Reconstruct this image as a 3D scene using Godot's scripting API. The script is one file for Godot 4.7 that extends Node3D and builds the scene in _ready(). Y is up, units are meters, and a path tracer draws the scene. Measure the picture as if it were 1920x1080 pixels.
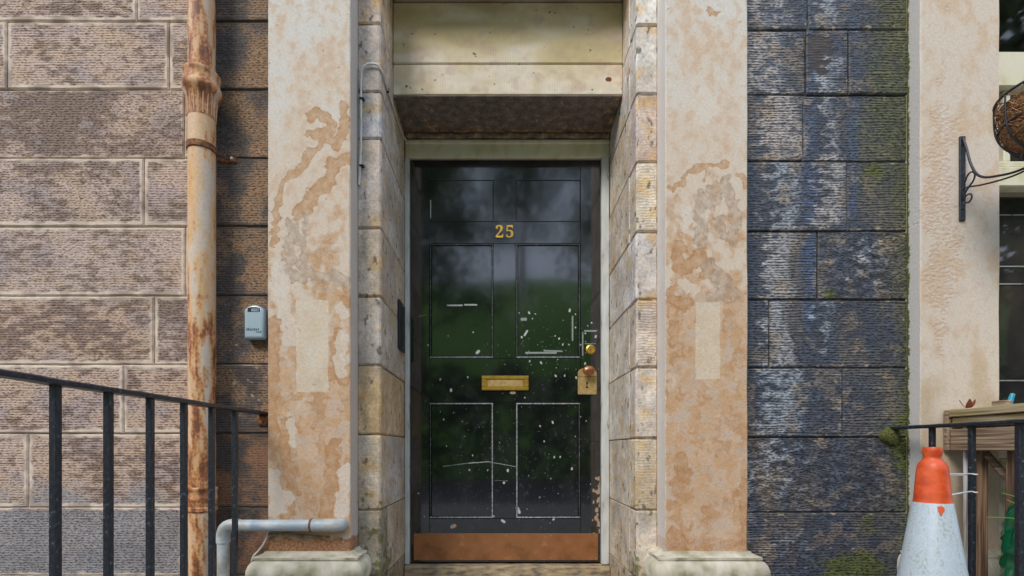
extends Node3D
# A weathered sandstone doorway, number 25, between two pilasters, seen square on from the street.
# y up, metres. The ashlar wall faces +z at z = 0, the doorstep is y = 0, the pavement y = GROUND.

const GROUND := -0.165
var rng := RandomNumberGenerator.new()
var nz := FastNoiseLite.new()      # one octave
var nf := FastNoiseLite.new()      # four octaves
var nl := FastNoiseLite.new()      # two octaves
var M := {}
var taken := {}

# ---------------------------------------------------------------- helpers: nodes
func numbered(called: String) -> String:
	if not taken.has(called):
		taken[called] = 0
		return called
	taken[called] += 1
	return "%s_%03d" % [called, taken[called]]

func thing(called: String, label: String, category: String, at := Vector3.ZERO, group := "") -> Node3D:
	var o := Node3D.new()
	o.name = numbered(called)
	add_child(o)
	o.position = at
	o.set_meta("label", label)
	o.set_meta("category", category)
	if group != "":
		o.set_meta("group", group)
	return o

func start() -> SurfaceTool:
	var st := SurfaceTool.new()
	st.begin(Mesh.PRIMITIVE_TRIANGLES)
	return st

func obj(called: String, st: SurfaceTool, m: Material, parent: Node, label := "") -> MeshInstance3D:
	st.generate_normals()
	var o := MeshInstance3D.new()
	o.name = called
	o.mesh = st.commit()
	o.material_override = m
	parent.add_child(o, true)
	if label != "":
		o.set_meta("label", label)
	return o

func structure(called: String, st: SurfaceTool, m: Material) -> MeshInstance3D:
	var o := obj(called, st, m, self)
	o.set_meta("kind", "structure")
	return o

# ---------------------------------------------------------------- helpers: shapes
func uv_of(p: Vector3, n: Vector3) -> Vector2:
	var a := n.abs()
	if a.x > a.y and a.x > a.z:
		return Vector2(p.z, p.y)
	if a.y > a.z:
		return Vector2(p.x, p.z)
	return Vector2(p.x, p.y)

func tri(st: SurfaceTool, a: Vector3, b: Vector3, c: Vector3, uvf: Callable) -> void:   # a, b, c counter-clockwise seen from outside
	var n := (b - a).cross(c - a)
	for p: Vector3 in [a, c, b]:
		st.set_uv(uvf.call(p, n))
		st.add_vertex(p)

func quad(st: SurfaceTool, a: Vector3, b: Vector3, c: Vector3, d: Vector3, uvf: Callable) -> void:
	tri(st, a, b, c, uvf)
	tri(st, a, c, d, uvf)

func planar(p: Vector3, _n: Vector3) -> Vector2:
	return Vector2(p.x, p.y)

# a box with chamfered edges; lo, hi its corners
func box(st: SurfaceTool, lo: Vector3, hi: Vector3, bev := 0.003, uvf: Callable = uv_of, t := Transform3D()) -> void:
	st.set_smooth_group(-1)
	var c := (lo + hi) * 0.5
	var h := (hi - lo) * 0.5
	bev = minf(bev, minf(h.x, minf(h.y, h.z)) * 0.9)
	var corner := func(sx: int, sy: int, sz: int, axis: int) -> Vector3:
		var s := Vector3(sx, sy, sz)
		var v := Vector3(h.x, h.y, h.z) - Vector3(bev, bev, bev)
		v[axis] += bev
		return t * (c + v * s)
	for axis in 3:
		var b1 := (axis + 1) % 3
		var b2 := (axis + 2) % 3
		for s: int in [-1, 1]:
			var q := []
			for k: Array in [[-1, -1], [1, -1], [1, 1], [-1, 1]]:
				var sg := [0, 0, 0]
				sg[axis] = s
				sg[b1] = k[0]
				sg[b2] = k[1]
				q.append(corner.call(sg[0], sg[1], sg[2], axis))
			if s > 0:
				quad(st, q[0], q[1], q[2], q[3], uvf)
			else:
				quad(st, q[3], q[2], q[1], q[0], uvf)
		# edges along this axis
		for s1: int in [-1, 1]:
			for s2: int in [-1, 1]:
				var g := func(e: int, face: int) -> Vector3:
					var sg := [0, 0, 0]
					sg[axis] = e
					sg[b1] = s1
					sg[b2] = s2
					return corner.call(sg[0], sg[1], sg[2], face)
				var p0: Vector3 = g.call(-1, b1)
				var p1: Vector3 = g.call(1, b1)
				var p2: Vector3 = g.call(1, b2)
				var p3: Vector3 = g.call(-1, b2)
				if s1 * s2 > 0:
					quad(st, p3, p2, p1, p0, uvf)
				else:
					quad(st, p0, p1, p2, p3, uvf)
	for sx: int in [-1, 1]:
		for sy: int in [-1, 1]:
			for sz: int in [-1, 1]:
				var a: Vector3 = corner.call(sx, sy, sz, 0)
				var b: Vector3 = corner.call(sx, sy, sz, 1)
				var d: Vector3 = corner.call(sx, sy, sz, 2)
				if sx * sy * sz > 0:
					tri(st, a, b, d, uvf)
				else:
					tri(st, a, d, b, uvf)

# an outline (counter-clockwise) in xy pushed from z0 (back) to z1 (front), front edge rounded over bev in steps
func extrude(st: SurfaceTool, pts: PackedVector2Array, z0: float, z1: float, bev := 0.003, steps := 1, uvf: Callable = planar, back := false) -> void:
	st.set_smooth_group(-1 if steps == 1 else 0)
	var n := pts.size()
	var inward := PackedVector2Array()
	for i in n:
		var e0 := (pts[i] - pts[(i + n - 1) % n]).normalized()
		var e1 := (pts[(i + 1) % n] - pts[i]).normalized()
		var b := (Vector2(-e0.y, e0.x) + Vector2(-e1.y, e1.x))
		var k := b.normalized()
		inward.append(k / maxf(0.5, k.dot(Vector2(-e1.y, e1.x))))
	var rings := [[0.0, z0], [0.0, z1 - bev]]
	for s in steps:
		var a := PI * 0.5 * (s + 1) / steps
		rings.append([bev * (1.0 - cos(a)), z1 - bev + bev * sin(a)])
	for r in rings.size() - 1:
		for i in n:
			var j := (i + 1) % n
			var o0: float = rings[r][0]
			var o1: float = rings[r + 1][0]
			var a0 := pts[i] + inward[i] * o0
			var a1 := pts[j] + inward[j] * o0
			var b0 := pts[i] + inward[i] * o1
			var b1 := pts[j] + inward[j] * o1
			quad(st, Vector3(a0.x, a0.y, rings[r][1]), Vector3(a1.x, a1.y, rings[r][1]), Vector3(b1.x, b1.y, rings[r + 1][1]), Vector3(b0.x, b0.y, rings[r + 1][1]), uvf)
	var top := PackedVector2Array()
	for i in n:
		top.append(pts[i] + inward[i] * bev)
	var idx := Geometry2D.triangulate_polygon(top)
	st.set_smooth_group(-1)
	for k in range(0, idx.size(), 3):
		var q := [top[idx[k]], top[idx[k + 1]], top[idx[k + 2]]]
		if (q[1] - q[0]).cross(q[2] - q[0]) < 0:
			q = [q[0], q[2], q[1]]
		tri(st, Vector3(q[0].x, q[0].y, z1), Vector3(q[1].x, q[1].y, z1), Vector3(q[2].x, q[2].y, z1), uvf)
		if back:
			tri(st, Vector3(q[0].x, q[0].y, z0), Vector3(q[2].x, q[2].y, z0), Vector3(q[1].x, q[1].y, z0), uvf)

# profile of Vector2(radius, y), from bottom to top, turned about the y axis
func lathe(st: SurfaceTool, prof: Array, segs: int, c := Vector3.ZERO, wob := 0.0) -> void:
	var group := 0
	var run := 0.0
	for i in prof.size() - 1:
		var p: Vector2 = prof[i]
		var q: Vector2 = prof[i + 1]
		if i > 0:
			var before: Vector2 = prof[i] - prof[i - 1]
			if absf(before.angle_to(q - p)) > 0.7:
				group += 1
		st.set_smooth_group(group)
		var len := p.distance_to(q)
		for s in segs:
			var a0 := TAU * s / segs
			var a1 := TAU * (s + 1) / segs
			var u0 := float(s) / segs
			var u1 := float(s + 1) / segs
			var w0 := 1.0 + wob * sin(a0 * 3.0 + p.y * 9.0)
			var w1 := 1.0 + wob * sin(a1 * 3.0 + p.y * 9.0)
			var v := [c + Vector3(sin(a0) * p.x * w0, p.y, cos(a0) * p.x * w0), c + Vector3(sin(a1) * p.x * w1, p.y, cos(a1) * p.x * w1), c + Vector3(sin(a1) * q.x * w1, q.y, cos(a1) * q.x * w1), c + Vector3(sin(a0) * q.x * w0, q.y, cos(a0) * q.x * w0)]
			var uv := [Vector2(u0, run), Vector2(u1, run), Vector2(u1, run + len), Vector2(u0, run + len)]
			for k: int in [0, 2, 1, 0, 3, 2]:
				st.set_uv(uv[k])
				st.add_vertex(v[k])
		run += len

func tube(st: SurfaceTool, pts: PackedVector3Array, radius: float, segs := 8, flat := 1.0, taper := 1.0) -> void:
	st.set_smooth_group(0)
	var n := pts.size()
	var up := Vector3.UP
	var d0 := (pts[1] - pts[0]).normalized()
	if absf(d0.dot(up)) > 0.9:
		up = Vector3.RIGHT
	var rings := []
	var side := d0.cross(up).normalized()
	for i in n:
		var d := (pts[mini(i + 1, n - 1)] - pts[maxi(i - 1, 0)]).normalized()
		side = (side - d * side.dot(d)).normalized()
		var other := side.cross(d)
		var r := radius * lerpf(1.0, taper, float(i) / maxi(1, n - 1))
		var ring := []
		for s in segs:
			var a := TAU * s / segs
			ring.append(pts[i] + side * cos(a) * r + other * sin(a) * r * flat)
		rings.append(ring)
	var run := 0.0
	for i in n - 1:
		var len := pts[i].distance_to(pts[i + 1])
		for s in segs:
			var t := (s + 1) % segs
			var v := [rings[i][s], rings[i][t], rings[i + 1][t], rings[i + 1][s]]
			var uv := [Vector2(float(s) / segs, run), Vector2(float(s + 1) / segs, run), Vector2(float(s + 1) / segs, run + len), Vector2(float(s) / segs, run + len)]
			for k: int in [0, 1, 2, 0, 2, 3]:
				st.set_uv(uv[k])
				st.add_vertex(v[k])
		run += len
	st.set_smooth_group(-1)
	for e: int in [0, n - 1]:
		for s in segs:
			var t := (s + 1) % segs
			var w := [pts[e], rings[e][s], rings[e][t]]
			for k: int in ([0, 1, 2] if e == 0 else [0, 2, 1]):
				st.set_uv(Vector2(0.5, run))
				st.add_vertex(w[k])

func curve(pts: Array, per := 6) -> PackedVector3Array:     # a smooth line through points
	var out := PackedVector3Array()
	for i in pts.size() - 1:
		var p0: Vector3 = pts[maxi(i - 1, 0)]
		var p1: Vector3 = pts[i]
		var p2: Vector3 = pts[i + 1]
		var p3: Vector3 = pts[mini(i + 2, pts.size() - 1)]
		for k in per:
			out.append(p1.cubic_interpolate(p2, p0, p3, float(k) / per))
	out.append(pts[pts.size() - 1])
	return out

# a rectangular stone face outline with slightly uneven edges
func stone_outline(x0: float, x1: float, y0: float, y1: float, j := 0.0015) -> PackedVector2Array:
	var out := PackedVector2Array()
	var c := [Vector2(x0, y0), Vector2(x1, y0), Vector2(x1, y1), Vector2(x0, y1)]
	for i in 4:
		var a: Vector2 = c[i]
		var b: Vector2 = c[(i + 1) % 4]
		var n := maxi(2, roundi(a.distance_to(b) / 0.11))
		for k in n:
			var p := a.lerp(b, float(k) / n)
			out.append(p + Vector2(rng.randf_range(-j, j), rng.randf_range(-j, j)))
	return out

# ---------------------------------------------------------------- helpers: pictures
func pic(w: int, h: int, bytes: PackedByteArray, rgb := true) -> ImageTexture:
	return ImageTexture.create_from_image(Image.create_from_data(w, h, false, Image.FORMAT_RGB8 if rgb else Image.FORMAT_L8, bytes))

func noise_pic(size: int, freq: float, seed_: int, ramp: Array, sx := 1.0, sy := 1.0, octaves := 4) -> ImageTexture:   # ramp of [at, Color]
	var n := FastNoiseLite.new()
	n.seed = seed_
	n.frequency = freq
	n.fractal_octaves = octaves
	n.noise_type = FastNoiseLite.TYPE_SIMPLEX_SMOOTH
	var g := Gradient.new()
	var off := PackedFloat32Array()
	var cols := PackedColorArray()
	for r: Array in ramp:
		off.append(r[0])
		cols.append(r[1])
	g.offsets = off
	g.colors = cols
	var src := n.get_seamless_image(roundi(size / sx), roundi(size / sy), false, false, 0.15)
	src.resize(size, size, Image.INTERPOLATE_CUBIC)
	src.convert(Image.FORMAT_L8)
	var lut := []
	for k in 256:
		var c := g.sample(k / 255.0)
		lut.append([int(c.r * 255), int(c.g * 255), int(c.b * 255)])
	var a := src.get_data()
	var out := PackedByteArray()
	out.resize(size * size * 3)
	for k in size * size:
		var l: Array = lut[a[k]]
		out[k * 3] = l[0]
		out[k * 3 + 1] = l[1]
		out[k * 3 + 2] = l[2]
	return pic(size, size, out)

func rgb8(r: int, g: int, b: int) -> Color:
	return Color(r / 255.0, g / 255.0, b / 255.0)

func mat(c: Color, rough := 0.8, metal := 0.0) -> StandardMaterial3D:
	var m := StandardMaterial3D.new()
	m.albedo_color = c
	m.roughness = rough
	m.metallic = metal
	return m

func triplanar(tex: Texture2D, scale: Vector3, rough := 0.8, metal := 0.0, bump: Texture2D = null, bump_cm := 0.1) -> StandardMaterial3D:
	var m := mat(Color.WHITE, rough, metal)
	m.albedo_texture = tex
	m.uv1_triplanar = true
	m.uv1_world_triplanar = true
	m.uv1_scale = scale
	if bump:
		m.heightmap_enabled = true
		m.heightmap_texture = bump
		m.heightmap_scale = bump_cm
	return m

# a material whose picture covers x0..x0+w, y0..y0+h metres of uv space
func sheet(tex: Texture2D, x0: float, y0: float, w: float, h: float, rough := 0.85, bump: Texture2D = null, bump_cm := 0.2) -> StandardMaterial3D:
	var m := mat(Color.WHITE, rough)
	m.albedo_texture = tex
	m.uv1_scale = Vector3(1.0 / w, -1.0 / h, 1)
	m.uv1_offset = Vector3(-x0 / w, 1.0 + y0 / h, 0)
	if bump:
		m.heightmap_enabled = true
		m.heightmap_texture = bump
		m.heightmap_scale = bump_cm
	return m

func stamp(f: PackedFloat32Array, w: int, h: int, pts: Array, r: float, amount := 1.0) -> void:   # a soft brush stroke of radius r along points
	for k in pts.size():
		var a: Vector2 = pts[k]
		var b: Vector2 = pts[mini(k + 1, pts.size() - 1)]
		var n := maxi(1, int(a.distance_to(b) / maxf(1.0, r * 0.35)))
		for s in n:
			var p := a.lerp(b, float(s) / n)
			var rr := r * 1.7
			for y in range(maxi(0, int(p.y - rr)), mini(h, int(p.y + rr) + 1)):
				for x in range(maxi(0, int(p.x - rr)), mini(w, int(p.x + rr) + 1)):
					var d := Vector2(x, y).distance_to(p) / r
					var v := amount * clampf(1.7 - d, 0.0, 1.0)
					if v > f[y * w + x]:
						f[y * w + x] = v

func off(pts: Array, dx: float, dy: float) -> Array:
	var o := []
	for p: Array in pts:
		o.append(Vector2(p[0] + dx, p[1] + dy))
	return o

func put3(b: PackedByteArray, k: int, c: Vector3) -> void:
	b[k] = clampi(int(c.x), 0, 255)
	b[k + 1] = clampi(int(c.y), 0, 255)
	b[k + 2] = clampi(int(c.z), 0, 255)

func ss(a: float, b: float, x: float) -> float:
	return smoothstep(a, b, x)

# ---------------------------------------------------------------- the stones of the two walls: [bottom, top, joints...]
var left_courses := [
	[-0.215, 0.063, -2.4, -1.75], [0.063, 0.339, -2.2, -1.293], [0.339, 0.6385, -2.55, -1.914, -1.285], [0.6385, 0.9165, -2.2, -1.526],
	[0.9165, 1.195, -2.45, -1.405], [1.195, 1.475, -2.1, -1.278], [1.475, 1.751, -2.5, -1.444], [1.751, 2.029, -2.1, -1.282],
	[2.029, 2.304, -2.62, -1.998, -1.343], [2.304, 2.582, -2.3, -1.474], [2.582, 2.86, -2.0, -1.3]]
var right_courses := [
	[-0.235, 0.045, 1.35], [0.045, 0.3195], [0.3195, 0.623], [0.623, 0.9036, 1.379], [0.9036, 1.179, 1.082], [1.179, 1.455, 1.278],
	[1.455, 1.738, 1.397], [1.738, 2.007, 1.22], [2.007, 2.270, 1.23, 1.401], [2.270, 2.545, 1.24], [2.545, 2.82, 1.4]]

func spans(course: Array, x0: float, x1: float) -> Array:
	var xs := [x0]
	for k in range(2, course.size()):
		xs.append(course[k])
	xs.append(x1)
	return xs

func paint_left_wall() -> void:
	var w := 800
	var h := 1310
	var ppm := 420.0
	var x0 := -2.80
	var y0 := -0.25
	var col := PackedByteArray()
	var hgt := PackedByteArray()
	col.resize(w * h * 3)
	hgt.resize(w * h)
	for j in h:
		var y := y0 + (h - 1 - j) / ppm
		var ci := 0
		while ci < left_courses.size() - 1 and y > left_courses[ci][1]:
			ci += 1
		var yb: float = left_courses[ci][0]
		var yt: float = left_courses[ci][1]
		var xs := spans(left_courses[ci], x0, -0.85)
		var si := 0
		for i in w:
			var x := x0 + i / ppm
			while si < xs.size() - 2 and x > xs[si + 1]:
				si += 1
			var rnd := fposmod(sin(ci * 12.9898 + si * 78.233) * 43758.5453, 1.0)
			var worn := 1.0 if ci == 7 or ci == 1 else (0.75 if rnd > 0.72 else 0.0)
			var dm := minf(minf(x - xs[si], xs[si + 1] - x), minf(y - yb, yt - y)) + 0.004 * nz.get_noise_2d(x * 22.0, y * 22.0)
			var f1 := nf.get_noise_2d(x * 2.6 + ci * 7.0, y * 4.0 + si * 3.0)
			var f2 := nf.get_noise_2d(x * 13.0 + 40.0, y * 30.0)
			var f3 := nz.get_noise_2d(x * 75.0, y * 260.0)
			var f4 := nz.get_noise_2d(x * 170.0 + 9.0, y * 190.0)
			var line := sin(TAU * (y / 0.0098 + 0.20 * nz.get_noise_2d(x * 5.0 + ci, y * 26.0)))
			var strip := ss(-1.24, -1.19, x)
			var tool := line * (0.62 - 0.35 * worn - 0.30 * strip) * clampf(0.75 + 1.2 * f1, 0.25, 1.1) + f3 * (0.45 + 0.35 * worn) + f2 * (0.35 + 0.7 * worn) + 0.22 * f4
			var pit := ss(0.12, 0.55, 0.75 * nz.get_noise_2d(x * 56.0 + ci, y * 150.0) - 0.30 * line + 0.45 * f3 + 0.25 * f2 + 0.22 * f4)
			var body := Vector3(204, 172, 150).lerp(Vector3(212, 190, 180), rnd)
			body = body.lerp(Vector3(206, 176, 146), ss(0.0, 0.5, nl.get_noise_2d(x * 5.0 - 30.0, y * 7.0)) * 0.5)
			body = body.lerp(Vector3(170, 156, 160), ss(0.05, 0.5, nl.get_noise_2d(x * 3.0 + 80.0, y * 5.0)) * 0.5)
			var soot := ss(-0.08, 0.60, 0.7 * f1 + 0.9 * f2 + (0.22 if ci == 7 and x < -1.55 else 0.0) + (0.12 if worn > 0.5 else 0.0) + 0.42 * (fposmod(rnd * 7.31, 1.0) - 0.30))
			body = body.lerp(Vector3(112, 92, 82), soot * 0.66)
			if ci <= 2:
				body = body.lerp(Vector3(138, 144, 154), 0.62 * ss(0.44, 0.30, y + 0.10 * f1 + 0.06 * f2))
			body = body.lerp(body * Vector3(0.55, 0.50, 0.48), pit * (0.7 + 0.25 * fposmod(rnd * 3.7, 1.0)))
			body *= 1.0 + 0.20 * clampf(tool, -1.0, 0.9)
			var margin := Vector3(226, 207, 190) * (1.0 + 0.12 * f2 + 0.05 * f4)
			margin = margin.lerp(Vector3(146, 126, 114), ss(-0.15, 0.45, nf.get_noise_2d(x * 6.0 + 11.0, y * 6.0 + 5.0)) * 0.6)
			var tooled := ss(0.012, 0.022, dm + 0.007 * f2) if worn < 0.9 else ss(0.002, 0.016, dm + 0.012 * f2)
			var c := margin.lerp(body, tooled)
			# soot and rust-brown crust on the stones between the pipe and the pilaster
			var dark := ss(-1.235, -1.15, x + 0.05 * f2)
			if dark > 0.0:
				var crust := ss(-0.35, 0.40, f1 * 0.8 + 0.5 * f2 + 0.7 * nl.get_noise_2d(x * 7.0 + 3.0, y * 4.0) + 0.16 - (x + 1.13) * 2.6)
				var brown := Vector3(160, 128, 100).lerp(Vector3(140, 116, 100), ss(-0.3, 0.3, f1)) * (1.0 + 0.25 * clampf(tool, -1.0, 0.8)) * (1.0 - 0.5 * pit)
				if y < 0.66:
					brown = brown.lerp(Vector3(136, 92, 68) * (1.0 + 0.3 * tool), 0.5)
				var black := Vector3(86, 76, 70).lerp(Vector3(98, 90, 88), rnd) * (1.0 + 0.40 * clampf(tool, -1.0, 1.0)) * (1.0 - 0.3 * pit)
				var d := brown.lerp(black, crust)
				d = d.lerp(Vector3(70, 64, 64), (1.0 - ss(0.003, 0.013, dm)) * 0.7)
				if y < 1.0:
					d = d.lerp(Vector3(176, 158, 140), ss(0.42, 0.55, nf.get_noise_2d(x * 22.0, y * 22.0)) * ss(0.7, 0.8, y))
				c = c.lerp(d, dark)
			put3(col, (j * w + i) * 3, c)
			hgt[j * w + i] = clampi(int(255.0 * lerpf(0.72, 0.55 + 0.13 * tool - 0.26 * pit + 0.12 * f2, tooled)), 0, 255)
	M.left_wall = sheet(pic(w, h, col), x0, y0, w / ppm, h / ppm, 0.92, pic(w, h, hgt, false), 0.42)

func paint_right_wall() -> void:
	var w := 330
	var h := 1360
	var ppm := 440.0
	var x0 := 0.92
	var y0 := -0.25
	var col := PackedByteArray()
	var hgt := PackedByteArray()
	var rgh := PackedByteArray()
	col.resize(w * h * 3)
	hgt.resize(w * h)
	rgh.resize(w * h)
	# lime-washed wet streaks: [x, y centre, half width, half height, warmth, strength]
	var pale := [[1.135, 1.88, 0.085, 0.13, 0.75, 1.0], [1.05, 2.14, 0.13, 0.12, 0.7, 0.75], [1.06, 2.40, 0.13, 0.1, 0.6, 0.6], [1.13, 1.61, 0.085, 0.13, 0.1, 0.8],
		[1.145, 1.33, 0.075, 0.14, 0.35, 1.1], [1.13, 1.03, 0.055, 0.13, 0.35, 1.1], [1.12, 0.78, 0.11, 0.13, 0.1, 0.85], [1.36, 0.78, 0.06, 0.11, 0.9, 0.28],
		[1.33, 1.62, 0.075, 0.13, 0.6, 0.85], [1.32, 1.9, 0.05, 0.14, 0.3, 0.6], [1.30, 2.42, 0.06, 0.12, 0.2, 0.9], [1.33, 2.09, 0.05, 0.06, 0.2, 0.7], [1.10, 0.50, 0.16, 0.10, 0.05, 0.42],
		[1.30, 1.07, 0.035, 0.11, 0.0, 0.5], [1.48, 1.33, 0.10, 0.08, 0.3, 0.5], [1.15, 0.2, 0.15, 0.05, 0.1, 0.28], [1.02, 0.25, 0.05, 0.09, 0.4, 0.45]]
	for j in h:
		var y := y0 + (h - 1 - j) / ppm
		var ci := 0
		while ci < right_courses.size() - 1 and y > right_courses[ci][1]:
			ci += 1
		var yb: float = right_courses[ci][0]
		var yt: float = right_courses[ci][1]
		var xs := spans(right_courses[ci], 0.85, 1.75)
		for i in w:
			var x := x0 + i / ppm
			var si := 0
			while si < xs.size() - 2 and x > xs[si + 1]:
				si += 1
			var dm := minf(minf(x - xs[si], xs[si + 1] - x), minf(y - yb, yt - y)) + 0.003 * nz.get_noise_2d(x * 25.0, y * 25.0)
			var f1 := nf.get_noise_2d(x * 3.0 + 70.0, y * 2.4)
			var f2 := nf.get_noise_2d(x * 13.0, y * 26.0 + 60.0)
			var f3 := nz.get_noise_2d(x * 60.0 + 5.0, y * 250.0)
			var f4 := nz.get_noise_2d(x * 190.0 + 9.0, y * 190.0)
			var rough := 1.0 if ci == 2 or (ci == 5 and si == 1) else 0.0
			var line := sin(TAU * (y / 0.0105 + 0.45 * nz.get_noise_2d(x * 4.0 + ci, y * 22.0) + 1.4 * rough * f2))
			var tool := line * (0.48 - 0.25 * rough) * clampf(0.7 + 1.6 * f1, 0.1, 1.1) + f3 * 0.55 + f2 * (0.7 + 0.7 * rough) + 0.25 * f4
			var pit := ss(0.08, 0.5, 0.75 * nz.get_noise_2d(x * 42.0 + ci, y * 116.0) - 0.30 * line + 0.45 * f3 + 0.3 * f2 + 0.22 * f4)
			var c := Vector3(78, 81, 92).lerp(Vector3(100, 96, 98), ss(-0.2, 0.4, f1))
			# blue-black crust in runs down the stone
			var blue := ss(0.0, 0.32, nf.get_noise_2d(x * 9.0 + 15.0, y * 1.1) + 0.14 - absf(x - 1.23) * 0.3)
			c = c.lerp(Vector3(74, 82, 100), blue * 0.65)
			var run := exp(-pow((x - 1.245 + 0.012 * f1) / 0.024, 2.0)) * ss(0.9, 1.2, y) + 0.7 * exp(-pow((x - 1.425 + 0.015 * f1) / 0.02, 2.0)) * ss(1.4, 1.6, y)
			c = c.lerp(Vector3(78, 94, 128), clampf(run * (0.7 + 2.0 * f2 + 1.0 * f1), 0.0, 0.75))
			var p := 0.0
			var warm := 0.0
			for q: Array in pale:
				var ex: float = 1.25 * absf(x + 0.07 * f1 + 0.05 * f2 - q[0]) / q[2]
				var ey: float = absf(y - q[1]) / q[3]
				if ex < 1.5 and ey < 1.4:
					var v: float = q[5] * clampf(1.5 - ex, 0.0, 1.0) * clampf((1.35 - ey) * 2.5, 0.0, 1.0)
					if v > p:
						p = v
						warm = q[4]
			p = ss(0.15, 1.0, p + 0.75 * f2 + 0.12 * f4 + 0.2 * tool * p - 0.15 * pit) * 0.85 if p > 0.0 else 0.0
			c = c.lerp(Vector3(160, 168, 180).lerp(Vector3(190, 174, 164), warm), p)
			c = c.lerp(Vector3(150, 130, 112), ss(0.15, 0.5, nl.get_noise_2d(x * 6.0 + 500.0, y * 5.0) + 0.4 * f2) * 0.5)
			# algae towards the pilaster's edge and moss patches
			var green := ss(1.36, 1.62, x + 0.12 * f1) * ss(1.35, 1.9, y) + 0.7 * ss(1.57, 1.64, x + 0.03 * f2)
			green += 0.25 * ss(1.42, 1.62, x) * ss(0.0, 0.4, f1 + 0.3)
			c = c.lerp(Vector3(96, 98, 72), clampf(green * 0.7 + 0.3 * f2 * green, 0.0, 0.8))
			var moss := exp(-pow((x - 1.50) / 0.055, 2.0) - pow((y - 1.70) / 0.045, 2.0)) * 0.8 + exp(-pow((x - 1.42) / 0.13, 2.0) - pow((y - 0.09) / 0.07, 2.0)) * 1.3 + exp(-pow((x - 1.615) / 0.05, 2.0) - pow((y - 0.6) / 0.12, 2.0)) * 1.1 + exp(-pow((x - 1.33) / 0.03, 2.0) - pow((y - 1.20) / 0.025, 2.0)) + 0.7 * exp(-pow((x - 1.48) / 0.05, 2.0) - pow((y - 0.27) / 0.05, 2.0)) + 0.35 * ss(1.620, 1.634, x) + ss(0.1, -0.05, y) * 0.8
			moss = ss(0.35, 0.75, moss + 0.5 * f2 + 0.25 * f4)
			c = c.lerp(Vector3(108, 114, 58).lerp(Vector3(74, 84, 42), ss(-0.3, 0.3, f3)), moss * 0.85)
			c *= (1.0 + 0.34 * clampf(tool, -1.1, 0.9)) * (1.0 - 0.5 * pit)
			# chips of bare stone, and a spalled hollow
			var chip := ss(0.55, 0.72, nf.get_noise_2d(x * 14.0 + 200.0, y * 30.0) + 0.26 * exp(-pow(dm / 0.02, 2.0)))
			c = c.lerp(Vector3(186, 164, 132), chip * 0.8)
			var hollow := ss(1.15, 0.75, Vector2((x - 1.275) / 0.05, (y - 2.18) / 0.10).length() + 0.9 * f2)
			c = c.lerp(Vector3(70, 62, 60) * (1.0 + 0.3 * f2), hollow * 0.9)
			var joint := 1.0 - ss(0.002, 0.007, dm)
			c = c.lerp(Vector3(72, 72, 78), joint * 0.6)
			put3(col, (j * w + i) * 3, c)
			hgt[j * w + i] = clampi(int(255.0 * clampf(0.5 + 0.15 * tool - 0.2 * pit + 0.26 * f2 - 0.4 * hollow + 0.1 * moss, 0.0, 1.0)), 0, 255)
			rgh[j * w + i] = clampi(int(255.0 * clampf(0.62 + 0.3 * green + 0.25 * f2 + 0.3 * moss, 0.45, 1.0)), 0, 255)
	M.right_wall = sheet(pic(w, h, col), x0, y0, w / ppm, h / ppm, 1.0, pic(w, h, hgt, false), 0.60)
	M.right_wall.roughness_texture = pic(w, h, rgh, false)
	M.right_wall.roughness_texture_channel = BaseMaterial3D.TEXTURE_CHANNEL_RED

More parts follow.
